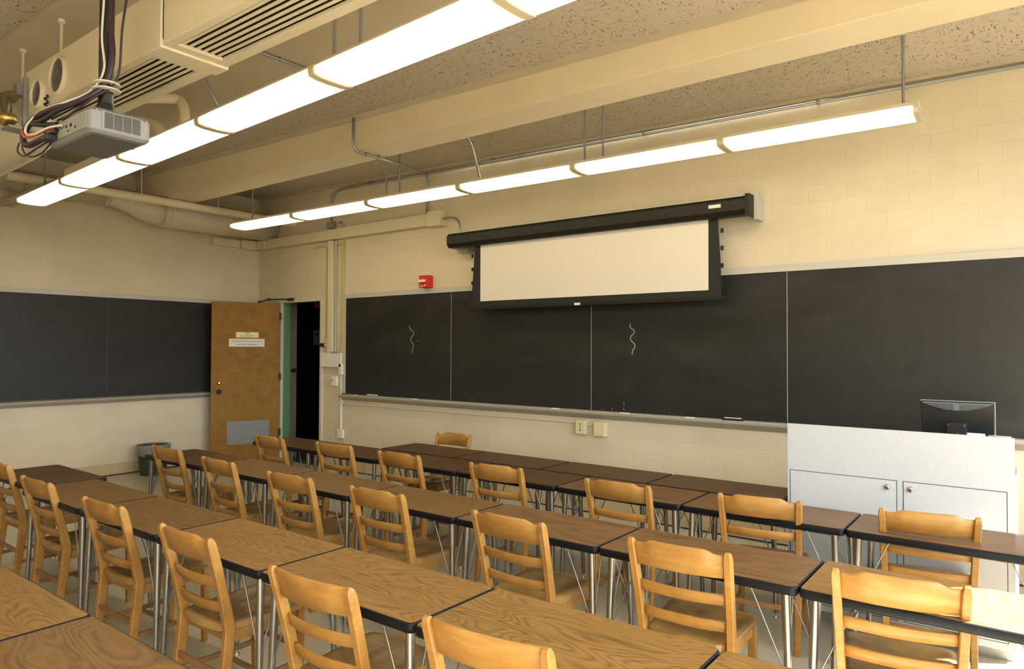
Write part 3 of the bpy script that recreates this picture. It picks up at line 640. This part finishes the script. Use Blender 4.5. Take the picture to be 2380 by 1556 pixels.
tube(bm, P, .007, 6); tag(obj('coiled_cable', bm, 'brown'), 'dark coiled cable hanging below the big round gauge', 'cable')
# insulated pipes behind the unit
for pts, r, lab in (([(4.36, -4.15, 3.43), (4.30, -3.9, 3.52), (4.12, -3.38, 3.70), (4.22, -3.38, 3.60), (4.22, -3.38, 3.36), (1.5, -3.28, 3.36), (.02, -3.28, 3.36)], .040, 'upper insulated cream pipe bending down behind the lamp row'),
                    ([(4.20, -4.15, 3.33), (3.75, -3.46, 3.56), (3.88, -3.42, 3.52), (3.88, -3.40, 3.37), (2.4, -3.37, 3.37), (.02, -3.37, 3.37)], .043, 'lower insulated cream pipe bending down right of the projector')):
    bm = BM(); tube(bm, bent(pts, .11, 7), r, 16); tag(obj('insulated_pipe', bm, 'cream2'), lab, 'pipe')

# ---------------------------------------------------------------- fluorescent lamp rows
def lamp_row(P0, D, n, label, hangers, box_at=None):
    P0 = Vector(P0); D = Vector(D); L = D.length; yaw = math.atan2(D.y, D.x); pit = -math.asin(D.z/L)
    t = bpy.data.objects.new('ceiling_light', None); COL.objects.link(t); t.location = P0; t.rotation_euler = (0, pit, yaw); tag(t, label, 'ceiling light', 'fluorescent lamp rows')
    Wd = .27
    prof = [(.004, .052), (0, .030), (.008, .010), (.05, .001), (Wd/2, -.002), (Wd-.05, .001), (Wd-.008, .010), (Wd, .030), (Wd-.004, .052)]
    for i in range(n):
        bm = BM(); prism(bm, prof, i*L+.024, (i+1)*L-.024, 'x'); obj('diffuser', bm, 'lens', t)
    P2 = [(a+(-.004 if a < Wd/2 else .004), b+(-.004 if b < .03 else .004)) for a, b in prof]
    for i in range(n+1):
        bm = BM(); x0, x1 = i*L-.0235, i*L+.0235
        if i == 0: x0 = -.004
        if i == n: x1 = n*L+.004
        prism(bm, P2, x0, x1, 'x'); obj('end_cap', bm, 'capm', t)
    bm = BM(); prism(bm, [(.01, .0525), (Wd-.01, .0525), (Wd-.03, .085), (Wd-.10, .105), (.10, .105), (.03, .085)], 0, n*L, 'x'); obj('lamp_housing', bm, 'cream2', t, .002)
    if box_at:
        bm = BM(); box(bm, (box_at[0], .006, .0535), (box_at[1], .009+.05, .125)); obj('ballast_box', bm, 'cream2', t, .004)
    for x in hangers:
        wx = P0.x+D.x*x/L; top = (ceil_z(wx)-(.0305 if P0.y < -3 else 0)) - (P0.z+D.z*x/L)
        bm = BM(); cyl(bm, (x, Wd/2, .10), (x, Wd/2, top), .010, seg=10); cyl(bm, (x, Wd/2, top-.012), (x, Wd/2, top), .016, seg=12)
        obj('hanger_rod', bm, 'graymet', t)
    return t
lamp_row((1.228, -1.238, 3.240), (1.302, .036, -.001), 6, 'fluorescent lamp row nearest the front wall, above the projection screen', (.32, 2.78, 2.98, 5.26, 5.44, 7.72))
lamp_row((1.078, -3.561, 3.194), (1.347, -.068, -.002), 7, 'fluorescent lamp row crossing the top of the photo beside the ventilation unit', (.45, 5.42, 5.66, 9.0), (1.45, 3.15))

lamp_row((4.0, -6.15, 3.2), (1.33, 0, 0), 5, 'fluorescent lamp row at the rear of the room', (.4, 3.0, 5.6))
# ---------------------------------------------------------------- conduits
def conduit(pts, r, label, m='galv', rad=.08, group='grey conduits under the ceiling', straps=()):
    bm = BM(); tube(bm, bent(pts, rad, 6), r, 10); o = tag(obj('conduit', bm, m), label, 'conduit', group)
    for p, d in straps:
        bm = BM(); p = Vector(p); d = Vector(d); cyl(bm, p-d*.012, p+d*.012, r*1.5, seg=10); obj('conduit_strap', bm, 'galv', o)
    return o
cz = lambda x: ceil_z(x)-.055
conduit([(XR-.01, -.035, cz(XR)), (1.95, -.035, cz(1.95)-.02), (1.80, -.035, 3.80), (1.80, -.035, 3.44)], .016, 'long grey conduit following the ceiling corner of the front wall', rad=.14, straps=[((x, -.035, cz(x)-.003), (1, 0, 0)) for x in (8.2, 6.6, 5.1, 4.7, 2.6)])
wbox('junction_box', 1.74, 1.87, 3.35, 3.44, .07, 'graymet', 'small grey junction box hidden behind the front lamp row', 'junction box')
conduit([(4.50, -1.90, ceil_z(4.5)-.032), (4.50, -1.90, 3.545), (4.53, -1.45, 3.548), (3.66, -.045, 3.83), (3.66, -.045, 3.335)], .014, 'grey conduit dropping down the beam side, crossing under it to the wall', rad=.10, straps=[((4.52, -1.60, 3.548), (0, 1, 0)), ((4.52, -1.75, 3.548), (0, 1, 0))])
conduit([(5.36, -1.46, ceil_z(5.4)-.05), (5.45, -1.28, 3.62), (5.45, -1.17, 3.30)], .015, 'curved grey conduit feeding the middle of the front lamp row', rad=.12)
conduit([(5.05, -3.98, ceil_z(5.1)-.05), (5.05, -3.70, 3.60), (5.17, -3.60, 3.29)], .014, 'curved grey conduit feeding the lamp row beside the ventilation unit', rad=.12)
conduit([(5.12, -4.1, ceil_z(5.1)-.045), (5.16, -3.2, ceil_z(5.2)-.045), (5.18, -2.72, ceil_z(5.2)-.045)], .012, 'straight grey conduit on the smooth ceiling between unit and lamp', straps=[((5.165, -3.14, ceil_z(5.2)-.045), (0, 1, 0))])
conduit([(1.95, -.03, 3.40), (2.0, -.03, 3.43), (2.08, -.045, 3.33)], .011, 'short bent grey conduit entering the top of the wireway')
conduit([(3.95, -.07, 3.24), (4.15, -.08, 3.24), (4.28, -.13, 3.15), (4.30, -.15, 3.015)], .012, 'flexible grey conduit from wireway to projection screen case', rad=.1)

# ---------------------------------------------------------------- projector on its pole
PXC, PYC = 6.06, -4.745
t = thing('projector', 'silver ceiling projector with vent grille hanging on a black pole', 'projector', (PXC, PYC, 2.65))
def pp(n_, bm, m, bevel=0, par=None, label=None):
    o = obj(n_, bm, m, par or t, bevel, label=label); return o
hx, hy = .240, .135
bm = BM(); loft(bm, [[(x, y, 0) for x, y in rrect(-hx+.015, hx-.015, -hy+.012, hy-.012, .02)], [(x, y, .014) for x, y in rrect(-hx, hx, -hy, hy, .025)], [(x, y, .098) for x, y in rrect(-hx, hx, -hy, hy, .025)], [(x, y, .118) for x, y in rrect(-hx+.02, hx-.02, -hy+.018, hy-.018, .03)]], False)
body = pp('projector_body', bm, 'silver', .004)
bm = BM(); prism(bm, rrect(-hx+.03, hx-.04, -hy+.03, hy-.03, .015), -.003, -.0002); pp('bottom_panel', bm, 'darkgrey', .001)
bm = BM(); box(bm, (-hx+.03, -hy-.004, .018), (hx-.03, -hy+.002, .095)); cp_ = pp('connector_panel', bm, 'graymet')
bm = BM()
for i, (x, z, s_) in enumerate(((-.12, .06, .010), (-.09, .06, .010), (-.06, .062, .008), (-.03, .062, .008), (0, .06, .012), (.05, .058, .014), (-.14, .035, .014), (.10, .04, .01), (.02, .035, .008))): cyl(bm, (x, -hy-.0065, z), (x, -hy-.0042, z), s_*.6, seg=10)
obj('sockets', bm, 'dark', cp_)
bm = BM(); box(bm, (hx+.0002, -.085, .020), (hx+.003, .095, .102)); vg = pp('vent_panel', bm, 'silver', .0015)
bm = BM()
for c_i in range(4):
    for r_i in range(12):
        y0 = -.074+c_i*.040; z0 = .027+r_i*.0060; box(bm, (hx+.0031, y0, z0), (hx+.0038, y0+.037, z0+.0034))
obj('vent_slots', bm, 'dark', vg)
bm = BM()
for y, z in ((-.105, .10), (-.105, .02), (.112, .10), (.112, .018), (-.098, .065), (.105, .055)): cyl(bm, (hx-.001, y, z), (hx+.0025, y, z), .004, seg=8)
pp('screws', bm, 'graymet')
bm = BM(); cyl(bm, (.0, hy-.01, .055), (.0, hy+.025, .055), .035, seg=20); pp('lens_barrel', bm, 'blackm')
bm = BM(); cyl(bm, (.07, 0, .118), (.07, 0, .135), .065, seg=20); prism(bm, rrect(-.03, .17, -.055, .055, .01), .116, .124); cyl(bm, (.07, 0, .135), (.07, 0, .19), .045, .034, seg=16); pp('mount_bracket', bm, 'blackm')
bm = BM(); cyl(bm, (.07, 0, .18), (.07, 0, ceil_z(PXC)-2.65-.001), .032, seg=18); pp('pole', bm, 'blackm')
bm = BM(); box(bm, (-.10, -.03, .118), (-.15, .03, .126)); box(bm, (.15, .07, .113), (.20, .11, .128)); pp('lens_shift_knobs', bm, 'darkgrey', .002)
def cable(pts, r, m, label, n=8):
    bm = BM(); tube(bm, smooth_path([(PXC+a, PYC+b, 2.65+c_) for a, b, c_ in pts], n), r, 8); return tag(obj('cable', bm, m), label, 'cable', 'projector cables')
top = ceil_z(PXC)-2.65-.002
cable([(.125, .0, top), (.130, .0, .80), (.118, -.005, .58), (.132, .0, .40), (.11, -.02, .27), (.03, -.09, .19), (-.12, -.15, .165), (-.30, -.175, .145), (-.40, -.185, .08), (-.36, -.18, .025), (-.20, -.165, .035), (-.10, -.142, .06)], .015, 'purple', 'thick dark cable bundle looping from pole to projector back')
cable([(.095, -.025, top), (.108, -.028, .75), (.092, -.03, .5), (.108, -.025, .34), (.06, -.06, .24), (-.03, -.13, .185), (-.20, -.17, .17), (-.34, -.19, .12), (-.345, -.19, .075), (-.26, -.185, .06), (-.14, -.165, .075), (-.05, -.142, .075)], .0055, 'whitew', 'pale cable strapped along the black projector pole')
cable([(-.385, -.195, .10), (-.36, -.195, .065), (-.28, -.185, .055), (-.18, -.165, .070), (-.11, -.142, .075)], .007, 'redw', 'red cable curving into the projector back')
cable([(.16, .035, top), (.20, .06, .95), (.165, .03, .55), (.14, .02, .30), (.08, -.06, .20), (-.05, -.14, .10)], .0055, 'purple', 'thin dark cable hanging free beside the projector pole')
cable([(-.34, -.18, .13), (-.40, -.19, .03), (-.33, -.185, -.035), (-.24, -.16, -.03), (-.16, -.145, .015)], .004, 'blackm', 'thin black cable looping under the projector connectors')
cable([(-.44, -.19, .05), (-.46, -.19, .01), (-.40, -.18, -.02), (-.30, -.16, .005), (-.19, -.155, .015), (-.14, -.144, .03)], .0045, 'purple', 'thin dark cable ending in the black power plug')
cable([(.06, -.05, .22), (-.06, -.145, .15), (-.22, -.165, .125), (-.33, -.175, .13), (-.20, -.16, .10), (-.10, -.142, .09)], .012, 'blackm', 'second black cable doubling back above the projector connectors')
bm = BM(); box(bm, (PXC-.18, PYC-.185, 2.662), (PXC-.10, PYC-.143, 2.690)); tag(obj('power_plug', bm, 'blackm', None, .005), 'black power plug in the projector back', 'plug')
for z, r, lab in ((.72, .058, 'uppermost white cable tie around the projector pole'), (.245, .060, 'lower white cable tie just above the projector mount'), (.275, .058, 'white cable tie just above another near the projector mount')):
    bm = BM(); lathe(bm, (PXC+.092, PYC-.006, 2.65+z), (0, 0, 1), [(0, r), (.003, r+.001), (.006, r)], 20)
    tag(obj('cable_tie', bm, 'whitew'), lab, 'cable tie', 'cable ties on the projector pole')

# ---------------------------------------------------------------- console, monitor, bin
CX0, CX1, CY0, CY1, CZ = 8.365, 9.545, -1.56, -.80, 1.21
t = thing('console', 'light grey speckled teaching console with two locked doors', 'console', (CX0, CY0, 0))
def kp(n_, bm, m, bevel=0, par=None, label=None):
    o = obj(n_, bm, m, par or t, bevel, label=label)
    if par is None: o.location = (-CX0, -CY0, 0)
    return o
bm = BM(); box(bm, (CX0, CY0, .06), (CX1, CY0+.02, CZ)); kp('front_panel', bm, 'podium', .0015)
bm = BM(); box(bm, (CX0, CY0+.0205, .06), (CX0+.02, CY1, .95)); kp('side_panel', bm, 'podium', .0015)
bm = BM(); box(bm, (CX1-.02, CY0+.0205, .06), (CX1, CY1, .95)); kp('side_panel', bm, 'podium', .0015)
bm = BM(); box(bm, (CX0+.021, CY0+.021, .92), (CX1-.021, CY1, .945)); kp('desk_surface', bm, 'podium', .0015)
bm = BM(); box(bm, (CX0+.01, CY0+.03, 0), (CX1-.01, CY1-.02, .0595)); kp('plinth', bm, 'graymet')
def cdoor(x0, x1, kx):
    z0, z1 = .10, .918; bm = BM(); g = .004
    box(bm, (x0, CY0-.0012, z0), (x1, CY0-.0003, z0+g)); box(bm, (x0, CY0-.0012, z1-g), (x1, CY0-.0003, z1)); box(bm, (x0, CY0-.0012, z0+g), (x0+g, CY0-.0003, z1-g)); box(bm, (x1-g, CY0-.0012, z0+g), (x1, CY0-.0003, z1-g))
    bm2 = BM(); box(bm2, (x0+g, CY0-.0015, z0+g), (x1-g, CY0-.0004, z1-g)); d_ = kp('console_door', bm2, 'podium')
    obj('door_gap', bm, 'gap', d_)
    bm = BM(); lathe(bm, (kx, CY0-.001, .875), (0, -1, 0), [(0, .017), (.008, .017), (.012, .013), (.016, .012), (.017, .004)]); obj('lock_knob', bm, 'chrome2', d_)
cdoor(8.380, 8.985, 8.935); cdoor(9.015, 9.512, 9.055)
# monitor seen from behind
t = thing('monitor', 'black flat monitor seen from behind on the grey console', 'monitor', (9.26, -1.24, .9455))
bm = BM(); mt = Matrix.Translation((0, 0, .28)) @ Matrix.Rotation(math.radians(7), 4, 'X')
box(bm, (-.186, -.016, -.15), (.186, .014, .15), mt); obj('monitor_shell', bm, 'glossblack', t, .006)
bm = BM()
for lo, hi in (((-.19, .0145, -.154), (.19, .022, .154)),): box(bm, lo, hi, mt)
obj('bezel', bm, 'silver', t, .003)
bm = BM(); pts = []
n = 16
for i in range(n+1):
    u_ = -1+2*i/n; pts.append((u_*.178, .146-.045*(1-u_*u_)))
poly = pts+[(.178, .147), (-.178, .147)]
A_ = [bm.verts.new(mt @ Vector((a, -.024, b))) for a, b in poly]; B_ = [bm.verts.new(mt @ Vector((a, -.0162, b))) for a, b in poly]
for i in range(len(poly)): bm.faces.new((A_[i], A_[(i+1) % len(poly)], B_[(i+1) % len(poly)], B_[i]))
bm.faces.new(A_[::-1]); bmesh.ops.recalc_face_normals(bm, faces=bm.faces); vp_ = obj('vent_hood', bm, 'bluegrey', t)
bm = BM()
for r_ in range(5):
    zz = .138-r_*.0085; w_ = .165*math.sqrt(max(0, 1-(r_*.0085+.006)/.048))
    for sg in (-1, 1): box(bm, (min(sg*.016, sg*w_), -.0252, zz-.002), (max(sg*.016, sg*w_), -.0241, zz+.001), mt)
obj('vent_slots', bm, 'dark', vp_)
bm = BM(); box(bm, (-.05, -.05, -.10), (.05, -.0165, .03), mt); box(bm, (-.03, -.055, -.26), (.03, -.03, -.02)); prism(bm, rrect(-.11, .11, -.09, .09, .03), 0, .012); cyl(bm, (0, -.03, .012), (0, -.03, .25), .02); obj('stand', bm, 'blackm', t, .003)
bm = BM(); cyl(bm, mt @ Vector((-.04, -.052, .018)), mt @ Vector((-.04, -.049, .018)), .004, seg=8); cyl(bm, mt @ Vector((.04, -.052, .018)), mt @ Vector((.04, -.049, .018)), .004, seg=8); obj('mount_screws', bm, 'chrome2', t)
bm = BM(); box(bm, (.05, -.0175, -.075), (.14, -.0165, -.03), mt); obj('paper_label', bm, 'paper', t)
t = thing('disc_drive', 'small silver-rimmed black box behind the console top', 'electronic box', (9.52, -1.15, .9455))
bm = BM(); box(bm, (-.10, -.11, 0), (.0, .10, .235)); obj('drive_case', bm, 'blackm', t, .004)
bm = BM(); box(bm, (-.105, -.115, .2355), (.003, .105, .243)); obj('top_rim', bm, 'chrome2', t, .002)
t = thing('waste_bin', 'olive green waste bin with clear liner by the left wall', 'waste bin', (.33, -1.74, 0))
bm = BM(); lathe(bm, (0, 0, 0), (0, 0, 1), [(0, .15), (.005, .155), (.36, .195), (.385, .20), (.385, .185), (.36, .18), (.03, .145)], 32); obj('bin_body', bm, 'greenbin', t)
bm = BM(); n = 40; secs = []
for z, r, w_ in ((.25, .200, .008), (.30, .205, .006), (.37, .212, .004), (.398, .208, .003), (.40, .196, .002), (.37, .188, .004)):
    secs.append([((r+w_*math.sin(7*a+z*30)+w_*.6*math.sin(13*a))*math.cos(a), (r+w_*math.sin(7*a+z*30)+w_*.6*math.sin(13*a))*math.sin(a), z+(.02*math.sin(3*a) if z < .28 else 0)) for a in [2*PI*i/n for i in range(n)]])
loft(bm, secs, True, False); obj('bin_liner', bm, 'bag', t)

# ================================================================ TABLES
TL, TD, TZ = .9144, .476, .737
def make_table(mname):
    t = bpy.data.objects.new('classroom_table', None); COL.objects.link(t); tag(t, '', 'table'); t.empty_display_size = .1
    hx, hy, r = TL/2-.0022, TD/2-.0022, .028
    bm = BM(); prism(bm, rrect(-hx+.007, hx-.007, -hy+.007, hy-.007, r-.005, 6), TZ-.004, TZ); top_ = obj('tabletop', bm, mname, t)
    bm = BM(); prism(bm, rrect(-hx+.007, hx-.007, -hy+.007, hy-.007, r-.005, 6), TZ-.030, TZ-.0042); obj('underside', bm, 'under', t)
    # bullnose edge
    bm = BM(); secs = []
    for off, z in ((.0068, TZ-.0006), (.003, TZ-.0014), (.0008, TZ-.006), (0, TZ-.018), (.0008, TZ-.032), (.004, TZ-.037), (.0085, TZ-.038)):
        secs.append([(x, y, z) for x, y in rrect(-hx+off, hx-off, -hy+off, hy-off, r-off*.8, 6)])
    R = [[bm.verts.new(p) for p in s] for s in secs]; n = len(R[0])
    for a, b in zip(R, R[1:]):
        for i in range(n): f = bm.faces.new((a[i], b[i], b[(i+1) % n], a[(i+1) % n])); f.smooth = True
    bmesh.ops.recalc_face_normals(bm, faces=bm.faces); obj('edge_band', bm, 'black', t)
    bm = BM(); w_ = .06
    box(bm, (-hx+w_, -hy+w_, TZ-.055), (hx-w_, -hy+w_+.015, TZ-.0305)); box(bm, (-hx+w_, hy-w_-.015, TZ-.055), (hx-w_, hy-w_, TZ-.0305)); obj('support_rail', bm, 'under', t)
    for sx in (-1, 1):
        for sy in (-1, 1):
            a = Vector((sx*(hx-.055), sy*(hy-.05), TZ-.0305)); b = Vector((sx*(hx-.032), sy*(hy-.032), .03))
            bm = BM(); cyl(bm, a, b, .0185, .0125, seg=14); prism(bm, rrect(a.x-.035, a.x+.035, a.y-.035, a.y+.035, .01), TZ-.034, TZ-.0305)
            lg = obj('leg', bm, 'chrome', t)
            for dv in (Vector((-sx*.15, 0, 0)), Vector((0, -sy*.11, 0))):
                p1 = a+(b-a)*.48; off = dv.normalized()*.014
                p0 = Vector((a.x+dv.x, a.y+dv.y, TZ-.0305)); bm = BM(); cyl(bm, p0, p1+off, .0036, seg=8); cyl(bm, p1+off, p1+off+(b-a)*.05, .0036, seg=8); obj('brace_rod', bm, 'rod', lg)
            bm = BM(); cyl(bm, b, (b.x, b.y, .012), .006, seg=8); cyl(bm, (b.x, b.y, .012), (b.x, b.y, 0), .014, .016, seg=14); obj('glide', bm, 'chrome2', lg)
    return t
PROTO = {}
ORD = ['first', 'second', 'third', 'fourth', 'fifth', 'sixth', 'seventh', 'eighth']
def put_table(mname, x, y, rz, label, group):
    if mname not in PROTO:
        t = make_table(mname); PROTO[mname] = t; t.location = (x, y, 0); t.rotation_euler = (0, 0, rz); t['label'] = label; t['group'] = group
        return t
    return dup(PROTO[mname], (x, y, 0), rz, label, group)
rows = {
  0: (4.7026, -1.7141, ['darkwal']*4, 'dark wood-grain table in the row nearest the front chalkboard, %s from the left'),
  1: (3.3442, -2.2056, ['darkwal', 'darkwal', 'darkwal', 'darkwal', 'walnut', 'walnut', 'walnut'], 'brown wood-grain table in the second row from the chalkboard, %s from the left'),
  2: (3.3939, -3.2884, ['darkwal', 'midoak', 'midoak', 'midoak', 'walnut', 'walnut', 'oak'], 'wood-grain table in the middle row, %s from the left'),
  3: (3.3618, -4.4820, ['darkwal', 'midoak', 'midoak', 'oak', 'oak', 'oak', 'oak'], 'wood-grain table in the fourth row from the chalkboard, %s from the left'),
  4: (5.1512, -5.5780, ['oak', 'oak', 'midoak'], 'oak-grain table in the nearest row at bottom left, %s from the left')}
GR = {0: 'tables in the row nearest the chalkboard', 1: 'tables in the second row', 2: 'tables in the middle row', 3: 'tables in the fourth row', 4: 'tables in the nearest row'}
for r_, (x0, y0, ms, lab) in rows.items():
    for i, mname in enumerate(ms):
        x = x0+TL*(i+.5); y = y0+TD/2
        if r_ == 3 and i == 0: y += .07
        put_table(mname, x, y, random.uniform(-.002, .002), lab % ORD[i], GR[r_])
put_table('walnut', 9.7442+TL/2, -2.2056+TD/2, 0, 'brown wood-grain table at the right edge of the second row, past the console', GR[1])
put_table('oak', 9.7946+TL/2, -3.2884+TD/2, 0, 'sunlit oak-grain table at the right edge of the middle row', GR[2])

# ================================================================ CHAIRS
def post_y(z):     # centre line of the rear leg / back post
    if z < .44: return -.195-.055*((.44-z)/.44)**1.4
    return -.195-.105*((z-.44)/.42)**1.15
def post_x(z): return .196+.014*max(0, (z-.44)/.42)-.004*max(0, (.44-z)/.44)
def slat(bm, z0, z1, th, bow, prof=None, nx=14, ends=1.0):
    secs = []
    for i in range(nx+1):
        u_ = -1+2*i/nx; zt = z1 if prof is None else prof(u_)
        zm = (z0+z1)/2; s = []
        for z, dy in ((z0, 0), (z0+.004, -th/2), (zt-.006, -th/2), (zt, -.1*th), (zt-.001, .25*th), (zt-.008, th/2), (z0+.004, th/2)):
            x = u_*(post_x(zm)-.010)
            y = post_y(z)+.008-bow*(1-u_*u_)+dy
            s.append((x, y, z))
        secs.append(s)
    loft(bm, secs); return bm
def crest_step(u_):
    a = abs(u_)
    t_ = min(max((a-.56)/.26, 0), 1); t_ = t_*t_*(3-2*t_)
    return .866-.020*t_
def crest_plain(u_): return .856+.004*(1-u_*u_)
def make_chair(kind):
    t = bpy.data.objects.new('wooden_chair', None); COL.objects.link(t); tag(t, '', 'chair'); t.empty_display_size = .1
    wood = 'maple'
    for sx in (-1, 1):
        bm = BM(); secs = []
        zs = [0, .1, .2, .3, .38, .44, .50, .58, .66, .74, .80, .83, .848, .858, .862]
        for z in zs:
            w = .0165; dpt = .021 if z > .5 else .024
            if z < .3: dpt = .019+.005*(z/.3)
            if z > .825: k_ = (z-.825)/.037; dpt *= math.sqrt(max(0.04, 1-k_*k_*.96)); w *= math.sqrt(max(.3, 1-k_*k_*.7))
            cx, cy = sx*post_x(z), post_y(z)
            c_ = .25
            secs.append([(cx+a*w, cy+b*dpt, z) for a, b in ((-1, -1+c_), (-1+c_, -1), (1-c_, -1), (1, -1+c_), (1, 1-c_), (1-c_, 1), (-1+c_, 1), (-1, 1-c_))])
        loft(bm, secs, False); o = obj('back_leg', bm, wood, t, .0)
        for p in o.data.polygons: p.use_smooth = False
    bm = BM(); slat(bm, .742, .86, .022, .030, crest_step if kind == 0 else crest_plain, 26); obj('crest_rail', bm, wood, t)
    bm = BM(); slat(bm, .620, .672, .017, .030); obj('back_slat', bm, wood, t)
    bm = BM(); slat(bm, .500, .552, .017, .028); obj('back_slat', bm, wood, t)
    # saddle seat
    bm = BM(); N = 16; topv = []; botv = []
    def sxy(u_, v_):
        w = .183+.030*(v_+1)/2; y = -.205+.42*(v_+1)/2
        y += -.030*(1-u_*u_)*max(0, -v_) + .012*(1-u_*u_)*max(0, v_)
        cr = max(0, abs(u_)-.8)/.2*max(0, abs(v_)-.8)/.2
        return u_*w*(1-.06*cr), y*(1-.05*cr)
    for i in range(N+1):
        ra = []; rb = []
        for j in range(N+1):
            u_ = -1+2*i/N; v_ = -1+2*j/N; x, y = sxy(u_, v_)
            e_ = max(abs(u_), abs(v_)); z = .452-.016*math.exp(-((abs(u_)-.42)/.3)**2)*math.exp(-((v_+.15)/.6)**2)-.006*(1 if e_ < .75 else 0)*0
            if e_ > .99: z -= .007
            ra.append(bm.verts.new((x, y, z))); rb.append(bm.verts.new((x*.985, y*.985, .418)))
        topv.append(ra); botv.append(rb)
    for i in range(N):
        for j in range(N):
            f = bm.faces.new((topv[i][j], topv[i+1][j], topv[i+1][j+1], topv[i][j+1])); f.smooth = True
            bm.faces.new((botv[i][j], botv[i][j+1], botv[i+1][j+1], botv[i+1][j]))
    for k_ in range(N):
        bm.faces.new((topv[k_][0], botv[k_][0], botv[k_+1][0], topv[k_+1][0])); bm.faces.new((topv[k_+1][N], botv[k_+1][N], botv[k_][N], topv[k_][N]))
        bm.faces.new((topv[0][k_+1], botv[0][k_+1], botv[0][k_], topv[0][k_])); bm.faces.new((topv[N][k_], botv[N][k_], botv[N][k_+1], topv[N][k_+1]))
    bmesh.ops.recalc_face_normals(bm, faces=bm.faces); obj('seat', bm, 'seatw', t)
    bm = BM(); box(bm, (-.175, -.185, .366), (.175, -.165, .4175)); box(bm, (-.185, .165, .366), (.185, .185, .4175)); box(bm, (-.190, -.165, .366), (-.172, .165, .4175)); box(bm, (.172, -.165, .366), (.190, .165, .4175)); obj('seat_apron', bm, wood, t, .002)
    for sx in (-1, 1):
        bm = BM(); loft(bm, [[(sx*.186+a, .182+b, z) for a, b in rrect(-h, h, -h, h, .004, 2)] for z, h in ((0, .014), (.20, .0175), (.4175, .019))], False); obj('front_leg', bm, wood, t)
        bm = BM(); box(bm, (sx*.189-.008, -.225, .148), (sx*.189+.008, .172, .172)); obj('stretcher', bm, 'stretch', t, .002)
    bm = BM(); box(bm, (-.182, -.015, .151), (.182, .005, .169)); obj('stretcher', bm, 'stretch', t, .002)
    bm = BM(); box(bm, (-.182, .176, .215), (.182, .190, .240)); obj('stretcher', bm, 'stretch', t, .002)
    bm = BM(); box(bm, (-.182, -.232, .225), (.182, -.218, .252)); obj('stretcher', bm, 'stretch', t, .002)
    return t
CH = {}
def put_chair(kind, x, y, yaw, label, group, sc=1):
    """x, y: middle of the two back posts at the top"""
    rz = math.radians(yaw); ox = x-math.sin(rz)*.30*1; oy = y+math.cos(rz)*.30
    if kind not in CH:
        t = make_chair(kind); CH[kind] = t; t.location = (ox, oy, 0); t.rotation_euler = (0, 0, rz); t['label'] = label; t['group'] = group
    else: t = dup(CH[kind], (ox, oy, 0), rz, label, group)
    if sc != 1: t.scale = (sc, sc, sc)
    return t
GA, GB, GC = 'chairs at the second table row', 'chairs at the middle table row', 'chairs at the fourth table row'
for k_, x, y, yw, kind, lab, g in (
  ('a1', 3.978, -2.431, -1, 0, 'honey wooden ladder-back chair nearest the door, in front of its open leaf', GA),
  ('a2', 4.829, -2.363, 1.6, 1, 'honey wooden chair with plain rounded crest, second from the door in the farthest chair line', GA),
  ('a3', 5.648, -2.381, 1.5, 0, 'wooden ladder-back chair in the farthest chair line, third from the door', GA),
  ('a4', 6.597, -2.35, 4, 0, 'orange-brown wooden chair in the farthest chair line, fourth from the door', GA),
  ('a5', 7.569, -2.364, 1.4, 0, 'worn scuffed wooden chair in the farthest chair line, below the outlet boxes', GA),
  ('a6', 8.40, -2.248, 8, 0, 'wooden chair overlapping the left corner of the grey console', GA),
  ('a7', 9.203, -2.10, 9, 0, 'wooden chair in front of the right door of the grey console', GA),
  ('b1', 3.933, -3.355, 0, 1, 'leftmost wooden chair of the middle line, in front of the waste bin', GB),
  ('b2', 4.833, -3.421, -2, 0, 'wooden chair in the middle line, second from the left, right of the waste bin', GB),
  ('b3', 5.767, -3.463, 1.9, 0, 'pale worn wooden chair in the middle line, third from the left', GB),
  ('b4', 6.58, -3.442, 1.3, 0, 'wooden chair in the middle line, fourth from the left', GB),
  ('b5', 7.564, -3.468, -.4, 0, 'wooden chair in the middle line with brown seat, fifth from the left', GB),
  ('b6', 8.435, -3.42, 4, 0, 'wooden chair in the middle line, second from the right end', GB),
  ('b7', 9.241, -3.31, 9, 0, 'large near wooden chair at the right, before the sunlit table', GB),
  ('c1', 3.72, -4.45, 0, 0, 'wooden chair cut by the left edge of the photo', GC),
  ('c2', 4.675, -4.526, .7, 0, 'wooden chair in the near line, second from the left edge', GC),
  ('c3', 5.664, -4.544, 1.7, 0, 'wooden chair in the near line with shiny brown seat, third from the left edge', GC),
  ('c4', 6.588, -4.575, 0, 0, 'tall near wooden chair with worn pale slats, fourth from the left edge', GC),
  ('c5', 7.547, -4.615, 2.5, 1, 'near wooden chair with plain straight crest at bottom centre-left', GC),
  ('c6', 8.355, -4.603, 5.1, 1, 'nearest wooden chair with curved crest, cut by the bottom of the photo', GC)):
    put_chair(kind, x, y, yw, lab, g)
put_chair(0, 5.02, -1.02, 183, 'lone wooden chair facing the camera on the wall side of the tables', 'chair on the wall side', .965)
